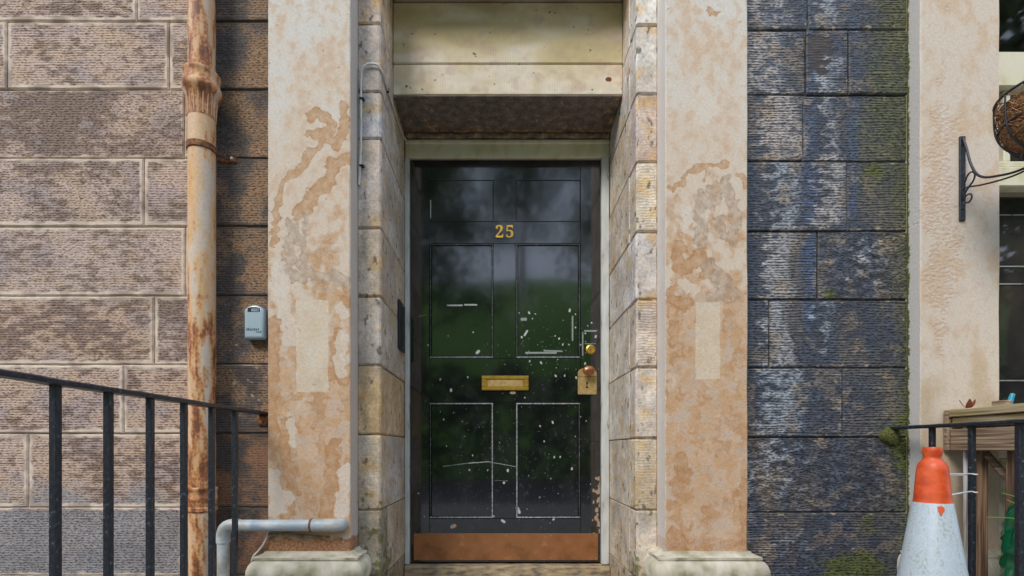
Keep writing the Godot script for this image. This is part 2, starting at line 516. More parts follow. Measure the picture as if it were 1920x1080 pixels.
# a rendered pilaster shaft unfolded: left return, front, right return; 488 texels to the metre
func paint_pilaster(key: String, x0: float, brown: Array, grey: Array, pale: Array, line_y: float, patch: Rect2, left_edge: bool) -> void:
	var w := 248
	var h := 1240
	var fb := PackedFloat32Array()
	var fg := PackedFloat32Array()
	var fp := PackedFloat32Array()
	for f: PackedFloat32Array in [fb, fg, fp]:
		f.resize(w * h)
	for s: Array in brown:
		stamp(fb, w, h, s[0], s[1])
	for s: Array in grey:
		stamp(fg, w, h, s[0], s[1])
	for s: Array in pale:
		stamp(fp, w, h, s[0], s[1])
	var col := PackedByteArray()
	var hgt := PackedByteArray()
	col.resize(w * h * 3)
	hgt.resize(w * h)
	var seed_x := x0 * 613.0
	for j in h:
		for i in w:
			var x := float(i) + seed_x
			var y := float(j)
			var wx := 5.0 * nz.get_noise_2d(x * 0.045, y * 0.045) + 1.6 * nz.get_noise_2d(x * 0.13 + 50.0, y * 0.13)
			var wy := 5.0 * nz.get_noise_2d(x * 0.045 + 90.0, y * 0.045) + 1.6 * nz.get_noise_2d(x * 0.13 + 20.0, y * 0.13 + 70.0)
			var at := clampi(int(j + wy), 0, h - 1) * w + clampi(int(i + wx), 0, w - 1)
			var f1 := nl.get_noise_2d(x * 0.010, y * 0.007)
			var f2 := nl.get_noise_2d(x * 0.04 + 30.0, y * 0.034)
			var f3 := nf.get_noise_2d(x * 0.16, y * 0.15)
			var c := Vector3(222, 215, 207).lerp(Vector3(222, 203, 184), ss(120.0, 480.0, y + 240.0 * f1 + 70.0 * f2))
			c = c.lerp(Vector3(212, 180, 152), ss(-0.2, 0.8, f2 + 0.6 * f1) * 0.6)
			# tan saltpetre zone, its front broken by tide lines
			var q := (y - line_y) / 190.0 + 1.1 * f1 + 0.8 * f2
			var tan := ss(-0.25, 0.65, q)
			var earth := Vector3(206, 163, 122).lerp(Vector3(214, 182, 154), ss(-0.6, 0.6, nl.get_noise_2d(x * 0.026 + 7.0 + wx * 0.05, y * 0.018 + wy * 0.05)))
			earth = earth.lerp(Vector3(184, 134, 90), ss(-0.1, 0.8, nl.get_noise_2d(x * 0.022 + 70.0 + wx * 0.06, y * 0.014 + 33.0 + wy * 0.06)) * 0.75)
			earth = earth.lerp(Vector3(198, 182, 170), ss(-0.1, 0.8, nl.get_noise_2d(x * 0.03 + 170.0 + wx * 0.07, y * 0.026 + 3.0)) * 0.6)
			c = c.lerp(earth, tan * 0.92)
			# tide lines: narrow darker rims that follow the damp
			var tide := absf(fposmod(nl.get_noise_2d(x * 0.013 + 5.0 + wx * 0.02, y * 0.010 + 8.0 + wy * 0.02) * 4.0, 1.0) - 0.5)
			c = c.lerp(Vector3(178, 142, 110), (1.0 - ss(0.01, 0.07, tide)) * 0.42 * (0.2 + 0.8 * tan) * ss(-0.15, 0.25, f2))
			var b := fb[at] + 0.30 * f2 + 0.12 * f3
			var bm := ss(0.36, 0.54, b)
			var tone := Vector3(184, 134, 88).lerp(Vector3(200, 160, 124), ss(-0.5, 0.6, nl.get_noise_2d(x * 0.05 + 9.0, y * 0.05)))
			c = c.lerp(tone, bm * (0.45 + 0.5 * exp(-maxf(0.0, b - 0.46) * 2.0)))
			c = c.lerp(Vector3(158, 112, 72), (1.0 - ss(0.0, 0.10, absf(b - 0.46))) * 0.38)
			var g := fg[at] + 0.32 * f2 + 0.10 * f3
			var gm := ss(0.40, 0.54, g)
			c = c.lerp(Vector3(168, 144, 124).lerp(Vector3(200, 178, 158), ss(-0.5, 0.5, nl.get_noise_2d(x * 0.06 + 19.0, y * 0.06))), gm * (0.35 + 0.55 * exp(-maxf(0.0, g - 0.46) * 2.0)))
			c = c.lerp(Vector3(150, 114, 82), (1.0 - ss(0.0, 0.09, absf(g - 0.46))) * 0.32)
			var p := fp[at] + 0.18 * f2 + 0.06 * f3
			c = c.lerp(Vector3(226, 214, 200), ss(0.30, 0.56, p) * 0.7)
			c = c.lerp(Vector3(170, 130, 94), (1.0 - ss(0.0, 0.06, absf(p - 0.42))) * 0.2 * tan)
			if patch.grow(1.5 * f2).has_point(Vector2(i, j)):
				c = c.lerp(Vector3(226, 212, 190) * (1.0 + 0.05 * f2), 0.68)
			var fine := 0.05 * f3 + 0.035 * nz.get_noise_2d(x * 0.7, y * 0.7)
			c *= 1.0 + fine
			var spot := ss(0.60, 0.70, nf.get_noise_2d(x * 0.055 + 300.0, y * 0.055))
			c = c.lerp(Vector3(140, 118, 100), spot * 0.55)
			# returns: smooth limewash, its edge crumbling; side light painted in: left pilaster grey, right white
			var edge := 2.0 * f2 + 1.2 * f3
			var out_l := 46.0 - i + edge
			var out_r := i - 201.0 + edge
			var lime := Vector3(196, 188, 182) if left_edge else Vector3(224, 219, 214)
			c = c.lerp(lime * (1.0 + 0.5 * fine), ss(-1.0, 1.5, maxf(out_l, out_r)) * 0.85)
			if j > 1205:
				c = c.lerp(Vector3(150, 104, 72) * (1.0 + 0.5 * f3), ss(1205.0, 1212.0, y + 6.0 * f2) * (0.8 if left_edge else 0.2))
			put3(col, (j * w + i) * 3, c)
			hgt[j * w + i] = clampi(int(255.0 * (0.45 + (0.12 + 0.14 * tan) * f3 + 0.12 * f2 - 0.16 * bm - 0.12 * gm + 0.05 * ss(0.30, 0.56, p) - 0.2 * spot)), 0, 255)
	M[key] = sheet(pic(w, h, col), x0, 0.170, w / 488.0, h / 488.0, 0.9, pic(w, h, hgt, false), 0.22)

func paint_third_pilaster() -> void:
	var w := 220
	var h := 1240
	var col := PackedByteArray()
	var hgt := PackedByteArray()
	col.resize(w * h * 3)
	hgt.resize(w * h)
	for j in h:
		for i in w:
			var x := float(i)
			var y := float(j)
			var f1 := nf.get_noise_2d(x * 0.011 + 400.0, y * 0.008)
			var f2 := nf.get_noise_2d(x * 0.045 + 430.0, y * 0.03)
			var f3 := nf.get_noise_2d(x * 0.16, y * 0.15 + 500.0)
			var c := Vector3(220, 205, 190).lerp(Vector3(214, 189, 163), ss(-0.1, 0.5, f1 + 0.3 * f2))
			c = c.lerp(Vector3(210, 186, 168), ss(0.1, 0.5, f2) * 0.4)
			# flaking skin on the inner half
			var flake := ss(0.05, 0.3, 1.0 - absf(x - 75.0) / 50.0 - absf(y - 600.0) / 330.0 + 0.9 * f1 + 0.3 * f2)
			var scale := nf.get_noise_2d(x * 0.07, y * 0.13 + 40.0)
			c = c.lerp(Vector3(208, 182, 164), flake * ss(-0.1, 0.2, scale) * 0.7)
			c = c.lerp(Vector3(196, 174, 146), ss(860.0, 1000.0, y + 120.0 * f1) * 0.75)
			c *= 1.0 + 0.05 * f3
			c = c.lerp(Vector3(214, 208, 202) * (1.0 + 0.04 * f3), ss(34.0, 28.0, x + 2.0 * f2))
			c = c.lerp(Vector3(92, 96, 44), ss(6.5, 3.0, x + 5.0 * f2 + 3.0 * f3))
			put3(col, (j * w + i) * 3, c)
			hgt[j * w + i] = clampi(int(255.0 * (0.5 + 0.12 * f3 + flake * (0.42 * scale + 0.15 * f3))), 0, 255)
	M.third_pilaster = sheet(pic(w, h, col), 1.573, 0.170, w / 488.0, h / 488.0, 0.9, pic(w, h, hgt, false), 0.32)

var left_joints := [-0.2, 0.05, 0.330, 0.634, 0.914, 1.192, 1.468, 1.83, 2.02, 2.296, 2.57, 2.85]
var right_joints := [-0.2, 0.05, 0.328, 0.619, 0.906, 1.18, 1.453, 1.735, 2.011, 2.289, 2.57, 2.85]

# jamb stones unfolded: front face, then the reveal running back to the door frame
func paint_jamb(key: String, joints: Array, front: Array, back: Array, u0: float, corner: float, way: float) -> void:
	var w := 262
	var h := 1310
	var ppm := 420.0
	var y0 := -0.25
	var col := PackedByteArray()
	var hgt := PackedByteArray()
	col.resize(w * h * 3)
	hgt.resize(w * h)
	var s := u0 * 91.0
	for j in h:
		var y := y0 + (h - 1 - j) / ppm
		var ci := 0
		while ci < joints.size() - 2 and y > joints[ci + 1]:
			ci += 1
		for i in w:
			var u := u0 + i / ppm
			var deep := (u - corner) * way          # metres back from the corner; negative on the front face
			var inner := deep > 0.104
			var cc: Array = back[ci] if inner else front[ci]
			var c := Vector3(cc[0], cc[1], cc[2]).lerp(Vector3(204, 188, 168), 0.3)
			var f1 := nf.get_noise_2d(u * 4.0 + s + ci * 9.0, y * 4.0)
			var f2 := nf.get_noise_2d(u * 16.0 + s, y * 16.0 + 9.0)
			var f3 := nf.get_noise_2d(u * 60.0 + s, y * 60.0)
			c = c.lerp(c * Vector3(0.90, 0.87, 0.85), ss(-0.1, 0.5, f1 + 0.3 * f2) * 0.7)
			c = c.lerp(c * Vector3(1.08, 1.10, 1.14), ss(-0.1, 0.5, -f1) * 0.6)
			c = c.lerp(Vector3(196, 150, 84), ss(0.1, 0.8, nl.get_noise_2d(u * 6.0 + s + 44.0, y * 8.0) + 0.3 * f2) * 0.45)
			c = c.lerp(Vector3(146, 144, 148), ss(0.1, 0.8, nl.get_noise_2d(u * 5.0 + s + 144.0, y * 3.0) + 0.3 * f2) * 0.45)
			var tool := 0.0
			if deep < 0.0 and cc.size() > 3:
				tool = sin(TAU * (y / 0.011 + 0.6 * f2)) * 0.6 * cc[3] + 0.7 * f2
			elif deep > 0.104:
				tool = 0.35 * nz.get_noise_2d(u * 140.0, y * 6.0) + 0.3 * f2
			else:
				tool = 0.6 * f2
			c *= 1.02 + 0.13 * f3 + 0.12 * f2 + 0.10 * tool
			c.z *= 1.01
			var dark := ss(0.36, 0.60, nf.get_noise_2d(u * 20.0 + s + 9.0, y * 11.0 + 77.0))
			c = c.lerp(Vector3(96, 84, 74), dark * 0.7)
			var moss := ss(0.1, 0.5, (0.24 - y) * 2.0 + 1.1 * f2 + 0.7 * f1 - absf(deep) * 1.4 - (0.15 if way < 0.0 else 0.0))
			c = c.lerp(Vector3(98, 100, 62), moss * 0.75)
			put3(col, (j * w + i) * 3, c)
			hgt[j * w + i] = clampi(int(255.0 * (0.5 + 0.22 * tool + 0.16 * f3 - 0.3 * dark)), 0, 255)
	M[key] = sheet(pic(w, h, col), u0, y0, w / ppm, h / ppm, 0.88, pic(w, h, hgt, false), 0.55)

# black gloss paint of the door, 600 texels to the metre; marks are given in 1/370 m from the leaf's top left corner
func paint_door() -> void:
	var w := 576
	var h := 1224
	var k := 600.0 / 370.0
	var col := PackedByteArray()
	var rgh := PackedByteArray()
	var hgt := PackedByteArray()
	col.resize(w * h * 3)
	rgh.resize(w * h)
	hgt.resize(w * h)
	var mark := PackedFloat32Array()
	var blue := PackedFloat32Array()
	var bare := PackedFloat32Array()
	for f: PackedFloat32Array in [mark, blue, bare]:
		f.resize(w * h)
	var line := func(f: PackedFloat32Array, x0: float, y0: float, x1: float, y1: float, r: float, a: float) -> void:
		stamp(f, w, h, [Vector2(x0, y0) * k, Vector2(x1, y1) * k], r * k, a)
	line.call(mark, 69, 272, 96, 272, 1.1, 1.0)
	line.call(mark, 101, 271, 123, 271, 1.2, 1.0)
	line.call(blue, 216, 361, 272, 361, 1.5, 1.0)
	line.call(blue, 250, 357, 283, 358, 1.3, 0.9)
	line.call(blue, 303, 293, 303, 337, 1.3, 0.9)
	line.call(blue, 326, 320, 347, 320, 1.4, 0.8)
	line.call(blue, 322, 323, 322, 366, 1.2, 0.7)
	line.call(blue, 326, 344, 346, 344, 0.8, 0.6)
	line.call(blue, 208, 298, 215, 298, 2.6, 0.7)
	line.call(mark, 37, 75, 37, 108, 0.7, 0.8)
	line.call(mark, 60, 574, 120, 566, 0.6, 0.55)
	line.call(mark, 108, 568, 145, 565, 0.7, 0.7)
	line.call(mark, 145, 565, 200, 575, 0.6, 0.6)
	line.call(mark, 155, 600, 182, 601, 0.5, 0.5)
	line.call(mark, 218, 320, 213, 328, 1.5, 1.0)
	line.call(mark, 127, 358, 124, 361, 2.2, 1.0)
	line.call(bare, 77, 687, 82, 685, 2.8, 1.0)
	line.call(mark, 171, 675, 175, 678, 1.9, 1.0)
	line.call(mark, 203, 660, 199, 652, 2.6, 0.8)
	line.call(bare, 188, 436, 194, 436, 2.0, 1.0)
	line.call(mark, 15, 293, 28, 290, 0.6, 0.5)
	# spatter of white paint, thick under the lock and towards the bottom
	for n in 1150:
		var p := Vector2(rng.randf() * 355.0, 300.0 + rng.randf() * 400.0)
		var keep := 0.14
		if n % 3 == 0:
			p = Vector2(rng.randfn(272.0, 46.0), rng.randfn(352.0, 40.0))
			keep = 0.35
		elif n % 3 == 1:
			p = Vector2(rng.randfn(220.0, 110.0), rng.randfn(570.0, 100.0))
			keep = 0.5
		if p.x < 3 or p.x > 352 or p.y < 250 or p.y > 695 or rng.randf() > keep:
			continue
		var r := 0.32 + pow(rng.randf(), 6.0) * 1.6
		var v := Vector2(rng.randf_range(-1, 1), rng.randf_range(-2, 2)) * r * 0.8
		line.call(mark, p.x, p.y, p.x + v.x, p.y + v.y, r, rng.randf_range(0.7, 1.0))
	for n in 46:                                           # blistered strip along the lower lock edge
		var p := Vector2(356.0 - absf(rng.randfn(0.0, 7.0)), rng.randf_range(590.0, 700.0))
		line.call(bare, p.x, p.y, p.x, p.y + rng.randf_range(0, 4), rng.randf_range(0.8, 2.6), 1.0)
	for j in h:
		for i in w:
			var x := i / 600.0
			var y := j / 600.0
			var f1 := nf.get_noise_2d(x * 5.0 + 900.0, y * 4.0)
			var f2 := nf.get_noise_2d(x * 30.0 + 900.0, y * 22.0)
			var at := j * w + i
			var c := Vector3(20, 20, 23).lerp(Vector3(30, 30, 33), ss(-0.1, 0.4, f1))
			var scuff := ss(0.30, 0.55, f2 + 0.5 * nf.get_noise_2d(x * 90.0 + 60.0, y * 30.0)) * ss(1.1, 1.7, y + 0.5 * f1)
			c = c.lerp(Vector3(72, 72, 70), scuff * 0.22)
			var edge := 0.25 * nz.get_noise_2d(x * 260.0, y * 260.0)
			var m := ss(0.3, 0.6, mark[at] + edge * float(mark[at] > 0.05))
			var b := ss(0.3, 0.6, blue[at] + edge * float(blue[at] > 0.05))
			var e := ss(0.3, 0.6, bare[at] + edge * float(bare[at] > 0.05))
			c = c.lerp(Vector3(206, 208, 204), m * 0.95)
			c = c.lerp(Vector3(172, 178, 180), b * 0.85)
			c = c.lerp(Vector3(196, 164, 140), e * 0.9)
			put3(col, at * 3, c)
			rgh[at] = clampi(int(255.0 * clampf(0.07 + 0.07 * ss(-0.1, 0.4, f1) + 0.05 * f2 + 0.35 * maxf(m, maxf(b, e)) + 0.22 * scuff, 0.09, 0.9)), 0, 255)
			hgt[at] = clampi(int(255.0 * (0.5 + 0.10 * nz.get_noise_2d(x * 11.0, y * 3.0) + 0.16 * m - 0.25 * e)), 0, 255)
	M.door = sheet(pic(w, h, col), -0.459, 0.0, 0.96, 2.04, 1.0, pic(w, h, hgt, false), 0.05)
	M.door.metallic_specular = 0.72
	M.door.clearcoat_enabled = true
	M.door.clearcoat = 1.0
	M.door.clearcoat_roughness = 0.05
	M.door.roughness_texture = pic(w, h, rgh, false)
	M.door.roughness_texture_channel = BaseMaterial3D.TEXTURE_CHANNEL_RED

# painted cast iron: u round the pipe (0 front, 0.25 towards the door), v metres up
func paint_downpipe() -> void:
	var w := 150
	var h := 1500
	var col := PackedByteArray()
	col.resize(w * h * 3)
	for j in h:
		var y := (h - 1 - j) / 500.0 - 0.2
		for i in w:
			var a := TAU * i / w
			var cx := sin(a)
			var cz := cos(a)
			var s := nf.get_noise_3d(cx * 0.8, y * 4.0, cz * 0.8)
			var f := nf.get_noise_3d(cx * 1.6 + 20.0, y * 7.0, cz * 1.6)
			var g := nf.get_noise_3d(cx * 3.5, y * 60.0 + 40.0, cz * 3.5)
			var c := Vector3(222, 184, 146).lerp(Vector3(216, 196, 176), ss(0.0, 0.4, nl.get_noise_3d(cx * 0.7 + 4.0, y * 1.2, cz * 0.7)))
			c = c.lerp(Vector3(226, 174, 114), ss(-0.2, 0.4, s + 0.3 * f) * 0.8)
			var rust := 0.6 * s + 0.8 * f + 0.45 * g + 0.36 * ss(0.90, 0.55, y) + 0.14 * ss(0.55, 0.30, y) + 0.18 * ss(1.45, 1.75, y) * ss(1.75, 1.6, y) + 0.10 * ss(1.9, 2.2, y)
			c = c.lerp(Vector3(198, 132, 76), ss(0.24, 0.55, rust) * 0.8)
			c = c.lerp(Vector3(148, 84, 52), ss(0.50, 0.75, rust) * 0.7)
			c = c.lerp(Vector3(96, 62, 48), ss(0.75, 0.95, rust) * 0.6)
			c *= 1.0 + 0.07 * g
			put3(col, (j * w + i) * 3, c)
	M.downpipe = sheet(pic(w, h, col), 0.0, -0.2, 1.0, 3.0, 0.55)
	M.downpipe.heightmap_enabled = true
	M.downpipe.heightmap_texture = M.speckle
	M.downpipe.heightmap_scale = 0.05

func paint_soffit() -> void:                              # x along the lintel, z depth, flaking black-brown paint over bare stone
	var w := 520
	var h := 150
	var col := PackedByteArray()
	var hgt := PackedByteArray()
	col.resize(w * h * 3)
	hgt.resize(w * h)
	for j in h:
		for i in w:
			var x := i / 500.0
			var y := j / 500.0
			var f := nf.get_noise_2d(x * 16.0 + 33.0, y * 16.0)
			var g := nf.get_noise_2d(x * 60.0, y * 60.0)
			var c := Vector3(126, 114, 104) * (1.0 + 0.3 * f + 0.2 * g)
			var bare := ss(0.12, 0.22, f * 0.9 + 0.5 * g + (0.55 if j < 22 else 0.0) - (0.02 + y * 1.6) + (0.34 if absf(x - 0.5) > 0.47 else 0.0) + (0.22 if j > 138 else 0.0) - 0.10)
			c = c.lerp(Vector3(176, 136, 88) * (1.0 + 0.35 * f), bare * 0.9)
			put3(col, (j * w + i) * 3, c)
			hgt[j * w + i] = clampi(int(255.0 * (0.6 - 0.4 * bare + 0.3 * g)), 0, 255)
	M.soffit = sheet(pic(w, h, col), -0.487, -0.49, 1.04, 0.30, 0.85, pic(w, h, hgt, false), 0.3)
	M.soffit.uv1_scale.y = 1.0 / 0.30
	M.soffit.uv1_offset.y = 0.49 / 0.30

func paint_lintel() -> void:
	var w := 520
	var h := 460
	var col := PackedByteArray()
	var hgt := PackedByteArray()
	col.resize(w * h * 3)
	hgt.resize(w * h)
	for j in h:
		var y := 3.0 - j / 500.0
		for i in w:
			var x := -0.487 + i / 500.0
			var f1 := nf.get_noise_2d(x * 3.0 + 66.0, y * 5.0)
			var f2 := nf.get_noise_2d(x * 18.0 + 66.0, y * 18.0)
			var comb := sin(TAU * (x / 0.009 + 0.5 * nz.get_noise_2d(x * 20.0, y * 5.0))) * (0.4 + f1)
			var c := Vector3(222, 205, 174).lerp(Vector3(230, 217, 198), ss(-0.3, 0.3, f1))
			# green-ochre algae film, patchy, on the upper block
			var algae := ss(-0.35, 0.75, nl.get_noise_2d(x * 2.2 + 12.0, y * 7.0) + 0.35 * f2 + (0.25 if y > 2.307 else -0.45))
			c = c.lerp(Vector3(190, 172, 124), algae * 0.65)
			c = c.lerp(Vector3(196, 164, 150), ss(0.1, 0.5, nf.get_noise_2d(x * 7.0 + 9.0, y * 9.0)) * 0.35)
			c *= 1.0 + 0.03 * comb + 0.06 * f2
			c = c.lerp(Vector3(104, 70, 44), ss(0.55, 0.65, nf.get_noise_2d(x * 15.0 + 3.0, y * 17.0 + 20.0)) * 0.8)
			var chip := Vector2((x - 0.48) / 0.016, (y - 2.236) / 0.009).length() + 0.8 * f2
			c = c.lerp(Vector3(120, 68, 36), ss(1.0, 0.7, chip))
			put3(col, (j * w + i) * 3, c)
			hgt[j * w + i] = clampi(int(255.0 * (0.5 + 0.12 * comb + 0.25 * f2)), 0, 255)
	M.lintel = sheet(pic(w, h, col), -0.487, 2.08, 1.04, 0.92, 0.88, pic(w, h, hgt, false), 0.12)

func paint_sleeve() -> void:                              # retroreflective sheeting with a honeycomb of cells
	var w := 512
	var h := 400
	var col := PackedByteArray()
	col.resize(w * h * 3)
	var s := 30.0
	for j in h:
		for i in w:
			var best := 1e9
			var second := 1e9
			var row := int(j / (s * 0.866))
			for dr in range(-1, 2):
				var r := row + dr
				var cx := roundf((i - (s * 0.5 if r % 2 != 0 else 0.0)) / s) * s + (s * 0.5 if r % 2 != 0 else 0.0)
				for dc in range(-1, 2):
					var d := Vector2(cx + dc * s - i, (r + 0.5) * s * 0.866 - j).length()
					if d < best:
						second = best
						best = d
					elif d < second:
						second = d
			var wall := 1.0 - ss(0.8, 3.4, second - best)
			var g := nf.get_noise_2d(i * 0.1, j * 0.1 + 700.0)
			var c := Vector3(186, 199, 206).lerp(Vector3(224, 230, 233), wall * 0.28)
			c *= 1.0 + 0.03 * g
			c = c.lerp(Vector3(158, 154, 140), ss(0.10, 0.55, g + 0.5 * nf.get_noise_2d(i * 0.03, j * 0.008)) * 0.55)
			put3(col, (j * w + i) * 3, c)
	M.sleeve = mat(Color.WHITE, 0.42)
	M.sleeve.albedo_texture = pic(w, h, col)
	M.sleeve.uv1_scale = Vector3(1, 2.2, 1)

func make_materials() -> void:
	var grain := [[0.0, Color(0.25, 0.25, 0.25)], [1.0, Color(0.85, 0.85, 0.85)]]
	M.speckle = noise_pic(256, 0.06, 3, grain)
	M.lumpy = noise_pic(256, 0.02, 4, grain)
	M.mortar_pale = triplanar(noise_pic(256, 0.03, 11, [[0.2, rgb8(146, 128, 112)], [0.55, rgb8(192, 174, 156)], [0.8, rgb8(214, 198, 180)]]), Vector3(2, 2, 2), 0.95, 0.0, M.speckle, 0.2)
	M.mortar_dark = triplanar(noise_pic(256, 0.03, 12, [[0.2, rgb8(42, 42, 46)], [0.55, rgb8(70, 68, 66)], [0.85, rgb8(150, 138, 120)]]), Vector3(2, 2, 2), 0.95, 0.0, M.speckle, 0.2)
	M.mortar_jamb = triplanar(noise_pic(256, 0.03, 13, [[0.2, rgb8(92, 82, 70)], [0.6, rgb8(150, 132, 108)], [0.85, rgb8(190, 172, 146)]]), Vector3(3, 3, 3), 0.95, 0.0, M.speckle, 0.2)
	M.base_stone = triplanar(noise_pic(512, 0.012, 14, [[0.15, rgb8(140, 138, 104)], [0.38, rgb8(182, 174, 148)], [0.55, rgb8(202, 192, 172)], [0.8, rgb8(222, 212, 194)]]), Vector3(1.6, 1.6, 1.6), 0.9, 0.0, M.speckle, 0.12)
	M.threshold = triplanar(noise_pic(512, 0.015, 15, [[0.2, rgb8(120, 108, 92)], [0.5, rgb8(168, 152, 128)], [0.62, rgb8(176, 150, 112)], [0.85, rgb8(196, 180, 156)]]), Vector3(1.4, 4, 4), 0.9, 0.0, M.speckle, 0.15)
	M.cream = triplanar(noise_pic(256, 0.02, 16, [[0.15, rgb8(212, 202, 166)], [0.5, rgb8(228, 220, 192)], [0.9, rgb8(232, 226, 206)]]), Vector3(2, 1, 2), 0.5, 0.0, M.speckle, 0.02)
	M.cool_lit_cream = triplanar(noise_pic(256, 0.025, 17, [[0.12, rgb8(120, 112, 100)], [0.25, rgb8(196, 198, 196)], [0.7, rgb8(218, 222, 222)]]), Vector3(3, 0.8, 3), 0.45, 0.0, M.speckle, 0.02)  # same cream paint as the head, with cooler light painted into it
	M.iron = triplanar(noise_pic(512, 0.05, 18, [[0.2, rgb8(30, 32, 38)], [0.6, rgb8(44, 48, 56)], [0.80, rgb8(58, 64, 76)], [0.86, rgb8(150, 156, 162)]]), Vector3(3, 2.2, 3), 0.42, 0.0, M.lumpy, 0.22)
	M.rust = triplanar(noise_pic(256, 0.03, 19, [[0.2, rgb8(70, 44, 34)], [0.5, rgb8(132, 84, 52)], [0.8, rgb8(168, 116, 66)]]), Vector3(6, 6, 6), 0.8, 0.0, M.speckle, 0.1)
	M.brass = triplanar(noise_pic(256, 0.02, 20, [[0.2, rgb8(196, 154, 66)], [0.9, rgb8(224, 184, 92)]]), Vector3(5, 5, 5), 0.38, 0.85)
	M.brass_dull = triplanar(noise_pic(256, 0.02, 21, [[0.2, rgb8(184, 154, 96)], [0.9, rgb8(210, 182, 128)]]), Vector3(6, 6, 6), 0.5, 0.5)
	M.copper = triplanar(noise_pic(256, 0.015, 22, [[0.15, rgb8(156, 106, 70)], [0.35, rgb8(174, 118, 78)], [0.8, rgb8(184, 126, 84)], [0.9, rgb8(196, 144, 104)]]), Vector3(2.4, 3, 2), 0.40, 0.5, M.lumpy, 0.05)
	M.copper_knob = triplanar(noise_pic(128, 0.03, 23, [[0.2, rgb8(150, 88, 60)], [0.8, rgb8(216, 154, 112)]]), Vector3(8, 8, 8), 0.35, 0.6)
	M.black = mat(rgb8(18, 18, 20), 0.6)
	M.dark_plate = mat(rgb8(34, 38, 46), 0.35)
	M.bead_worn = triplanar(noise_pic(512, 0.045, 24, [[0.15, rgb8(84, 87, 92)], [0.42, rgb8(140, 144, 150)], [0.7, rgb8(190, 192, 194)], [0.85, rgb8(214, 206, 196)]]), Vector3(2.5, 2.5, 2.5), 0.5)
	M.bead = triplanar(noise_pic(512, 0.045, 25, [[0.2, rgb8(50, 52, 54)], [0.6, rgb8(74, 77, 79)], [0.80, rgb8(120, 122, 122)], [0.88, rgb8(206, 200, 190)]]), Vector3(2.5, 2.5, 2.5), 0.3)
	M.cable = triplanar(noise_pic(128, 0.03, 26, [[0.2, rgb8(206, 202, 194)], [0.7, rgb8(228, 228, 226)]]), Vector3(5, 5, 5), 0.5)
	M.waste_pipe = triplanar(noise_pic(512, 0.012, 27, [[0.2, rgb8(150, 148, 140)], [0.48, rgb8(198, 200, 196)], [0.62, rgb8(170, 188, 204)], [0.8, rgb8(212, 212, 206)]]), Vector3(0.9, 1.2, 1.2), 0.45, 0.0, M.speckle, 0.03)
	M.safe = mat(rgb8(170, 190, 204), 0.38, 0.25)
	M.safe_back = mat(rgb8(70, 82, 96), 0.6)
	M.orange = triplanar(noise_pic(256, 0.02, 28, [[0.2, rgb8(196, 72, 30)], [0.6, rgb8(232, 92, 42)], [0.9, rgb8(236, 110, 66)]]), Vector3(4, 4, 4), 0.42)
	M.rubber = triplanar(noise_pic(128, 0.04, 29, [[0.2, rgb8(34, 34, 34)], [0.8, rgb8(64, 62, 60)]]), Vector3(4, 4, 4), 0.85)
	M.wood_z = triplanar(noise_pic(512, 0.02, 30, [[0.2, rgb8(104, 84, 66)], [0.5, rgb8(152, 128, 104)], [0.75, rgb8(182, 160, 132)]], 6.0, 1.0), Vector3(9, 9, 1.4), 0.85, 0.0, noise_pic(512, 0.02, 30, grain, 6.0, 1.0), 0.12)
	M.wood_y = triplanar(noise_pic(512, 0.02, 31, [[0.2, rgb8(92, 68, 52)], [0.5, rgb8(136, 104, 80)], [0.75, rgb8(166, 134, 106)]], 1.0, 6.0), Vector3(9, 1.4, 9), 0.85, 0.0, noise_pic(512, 0.02, 31, grain, 1.0, 6.0), 0.12)
	M.wood_green = triplanar(noise_pic(512, 0.015, 32, [[0.25, rgb8(128, 116, 70)], [0.5, rgb8(170, 150, 112)], [0.75, rgb8(190, 172, 138)]], 5.0, 1.0), Vector3(7, 7, 1.4), 0.85, 0.0, noise_pic(512, 0.02, 30, grain, 6.0, 1.0), 0.12)
	M.white_wood = triplanar(noise_pic(256, 0.03, 33, [[0.2, rgb8(150, 140, 130)], [0.5, rgb8(212, 210, 208)], [0.9, rgb8(224, 224, 224)]], 1.0, 4.0), Vector3(6, 1.5, 6), 0.7)
	M.white_plastic = mat(rgb8(224, 226, 228), 0.4)
	M.coir = triplanar(noise_pic(256, 0.04, 34, [[0.2, rgb8(70, 44, 26)], [0.5, rgb8(134, 92, 54)], [0.85, rgb8(190, 150, 104)]]), Vector3(8, 8, 8), 0.95, 0.0, M.speckle, 0.6)
	M.fibre = triplanar(noise_pic(128, 0.05, 35, [[0.2, rgb8(96, 60, 36)], [0.6, rgb8(168, 122, 78)], [0.9, rgb8(206, 170, 124)]]), Vector3(12, 12, 12), 0.9)
	M.bag = mat(rgb8(12, 104, 66), 0.2)
	M.bag.clearcoat_enabled = true
	M.bag.clearcoat = 0.6
	M.bag.clearcoat_roughness = 0.1
	M.blade = mat(rgb8(132, 176, 70), 0.45)
	M.blade.backlight_enabled = true
	M.blade.backlight = Color(0.3, 0.4, 0.1)
	M.moss = triplanar(noise_pic(256, 0.05, 41, [[0.2, rgb8(52, 58, 28)], [0.5, rgb8(88, 94, 44)], [0.8, rgb8(120, 116, 70)]]), Vector3(8, 8, 8), 1.0, 0.0, M.speckle, 0.5)
	M.dead_leaf = mat(rgb8(124, 64, 44), 0.8)
	M.turquoise = mat(rgb8(30, 150, 180), 0.35)
	M.glass = mat(Color(0.05, 0.06, 0.06, 0.10), 0.03)
	M.glass.transparency = BaseMaterial3D.TRANSPARENCY_ALPHA
	M.blind = triplanar(noise_pic(256, 0.012, 36, [[0.2, rgb8(34, 32, 32)], [0.5, rgb8(52, 49, 48)], [0.8, rgb8(74, 66, 58)]]), Vector3(1, 1, 1), 0.8)
	M.room = mat(rgb8(60, 46, 34), 0.9)
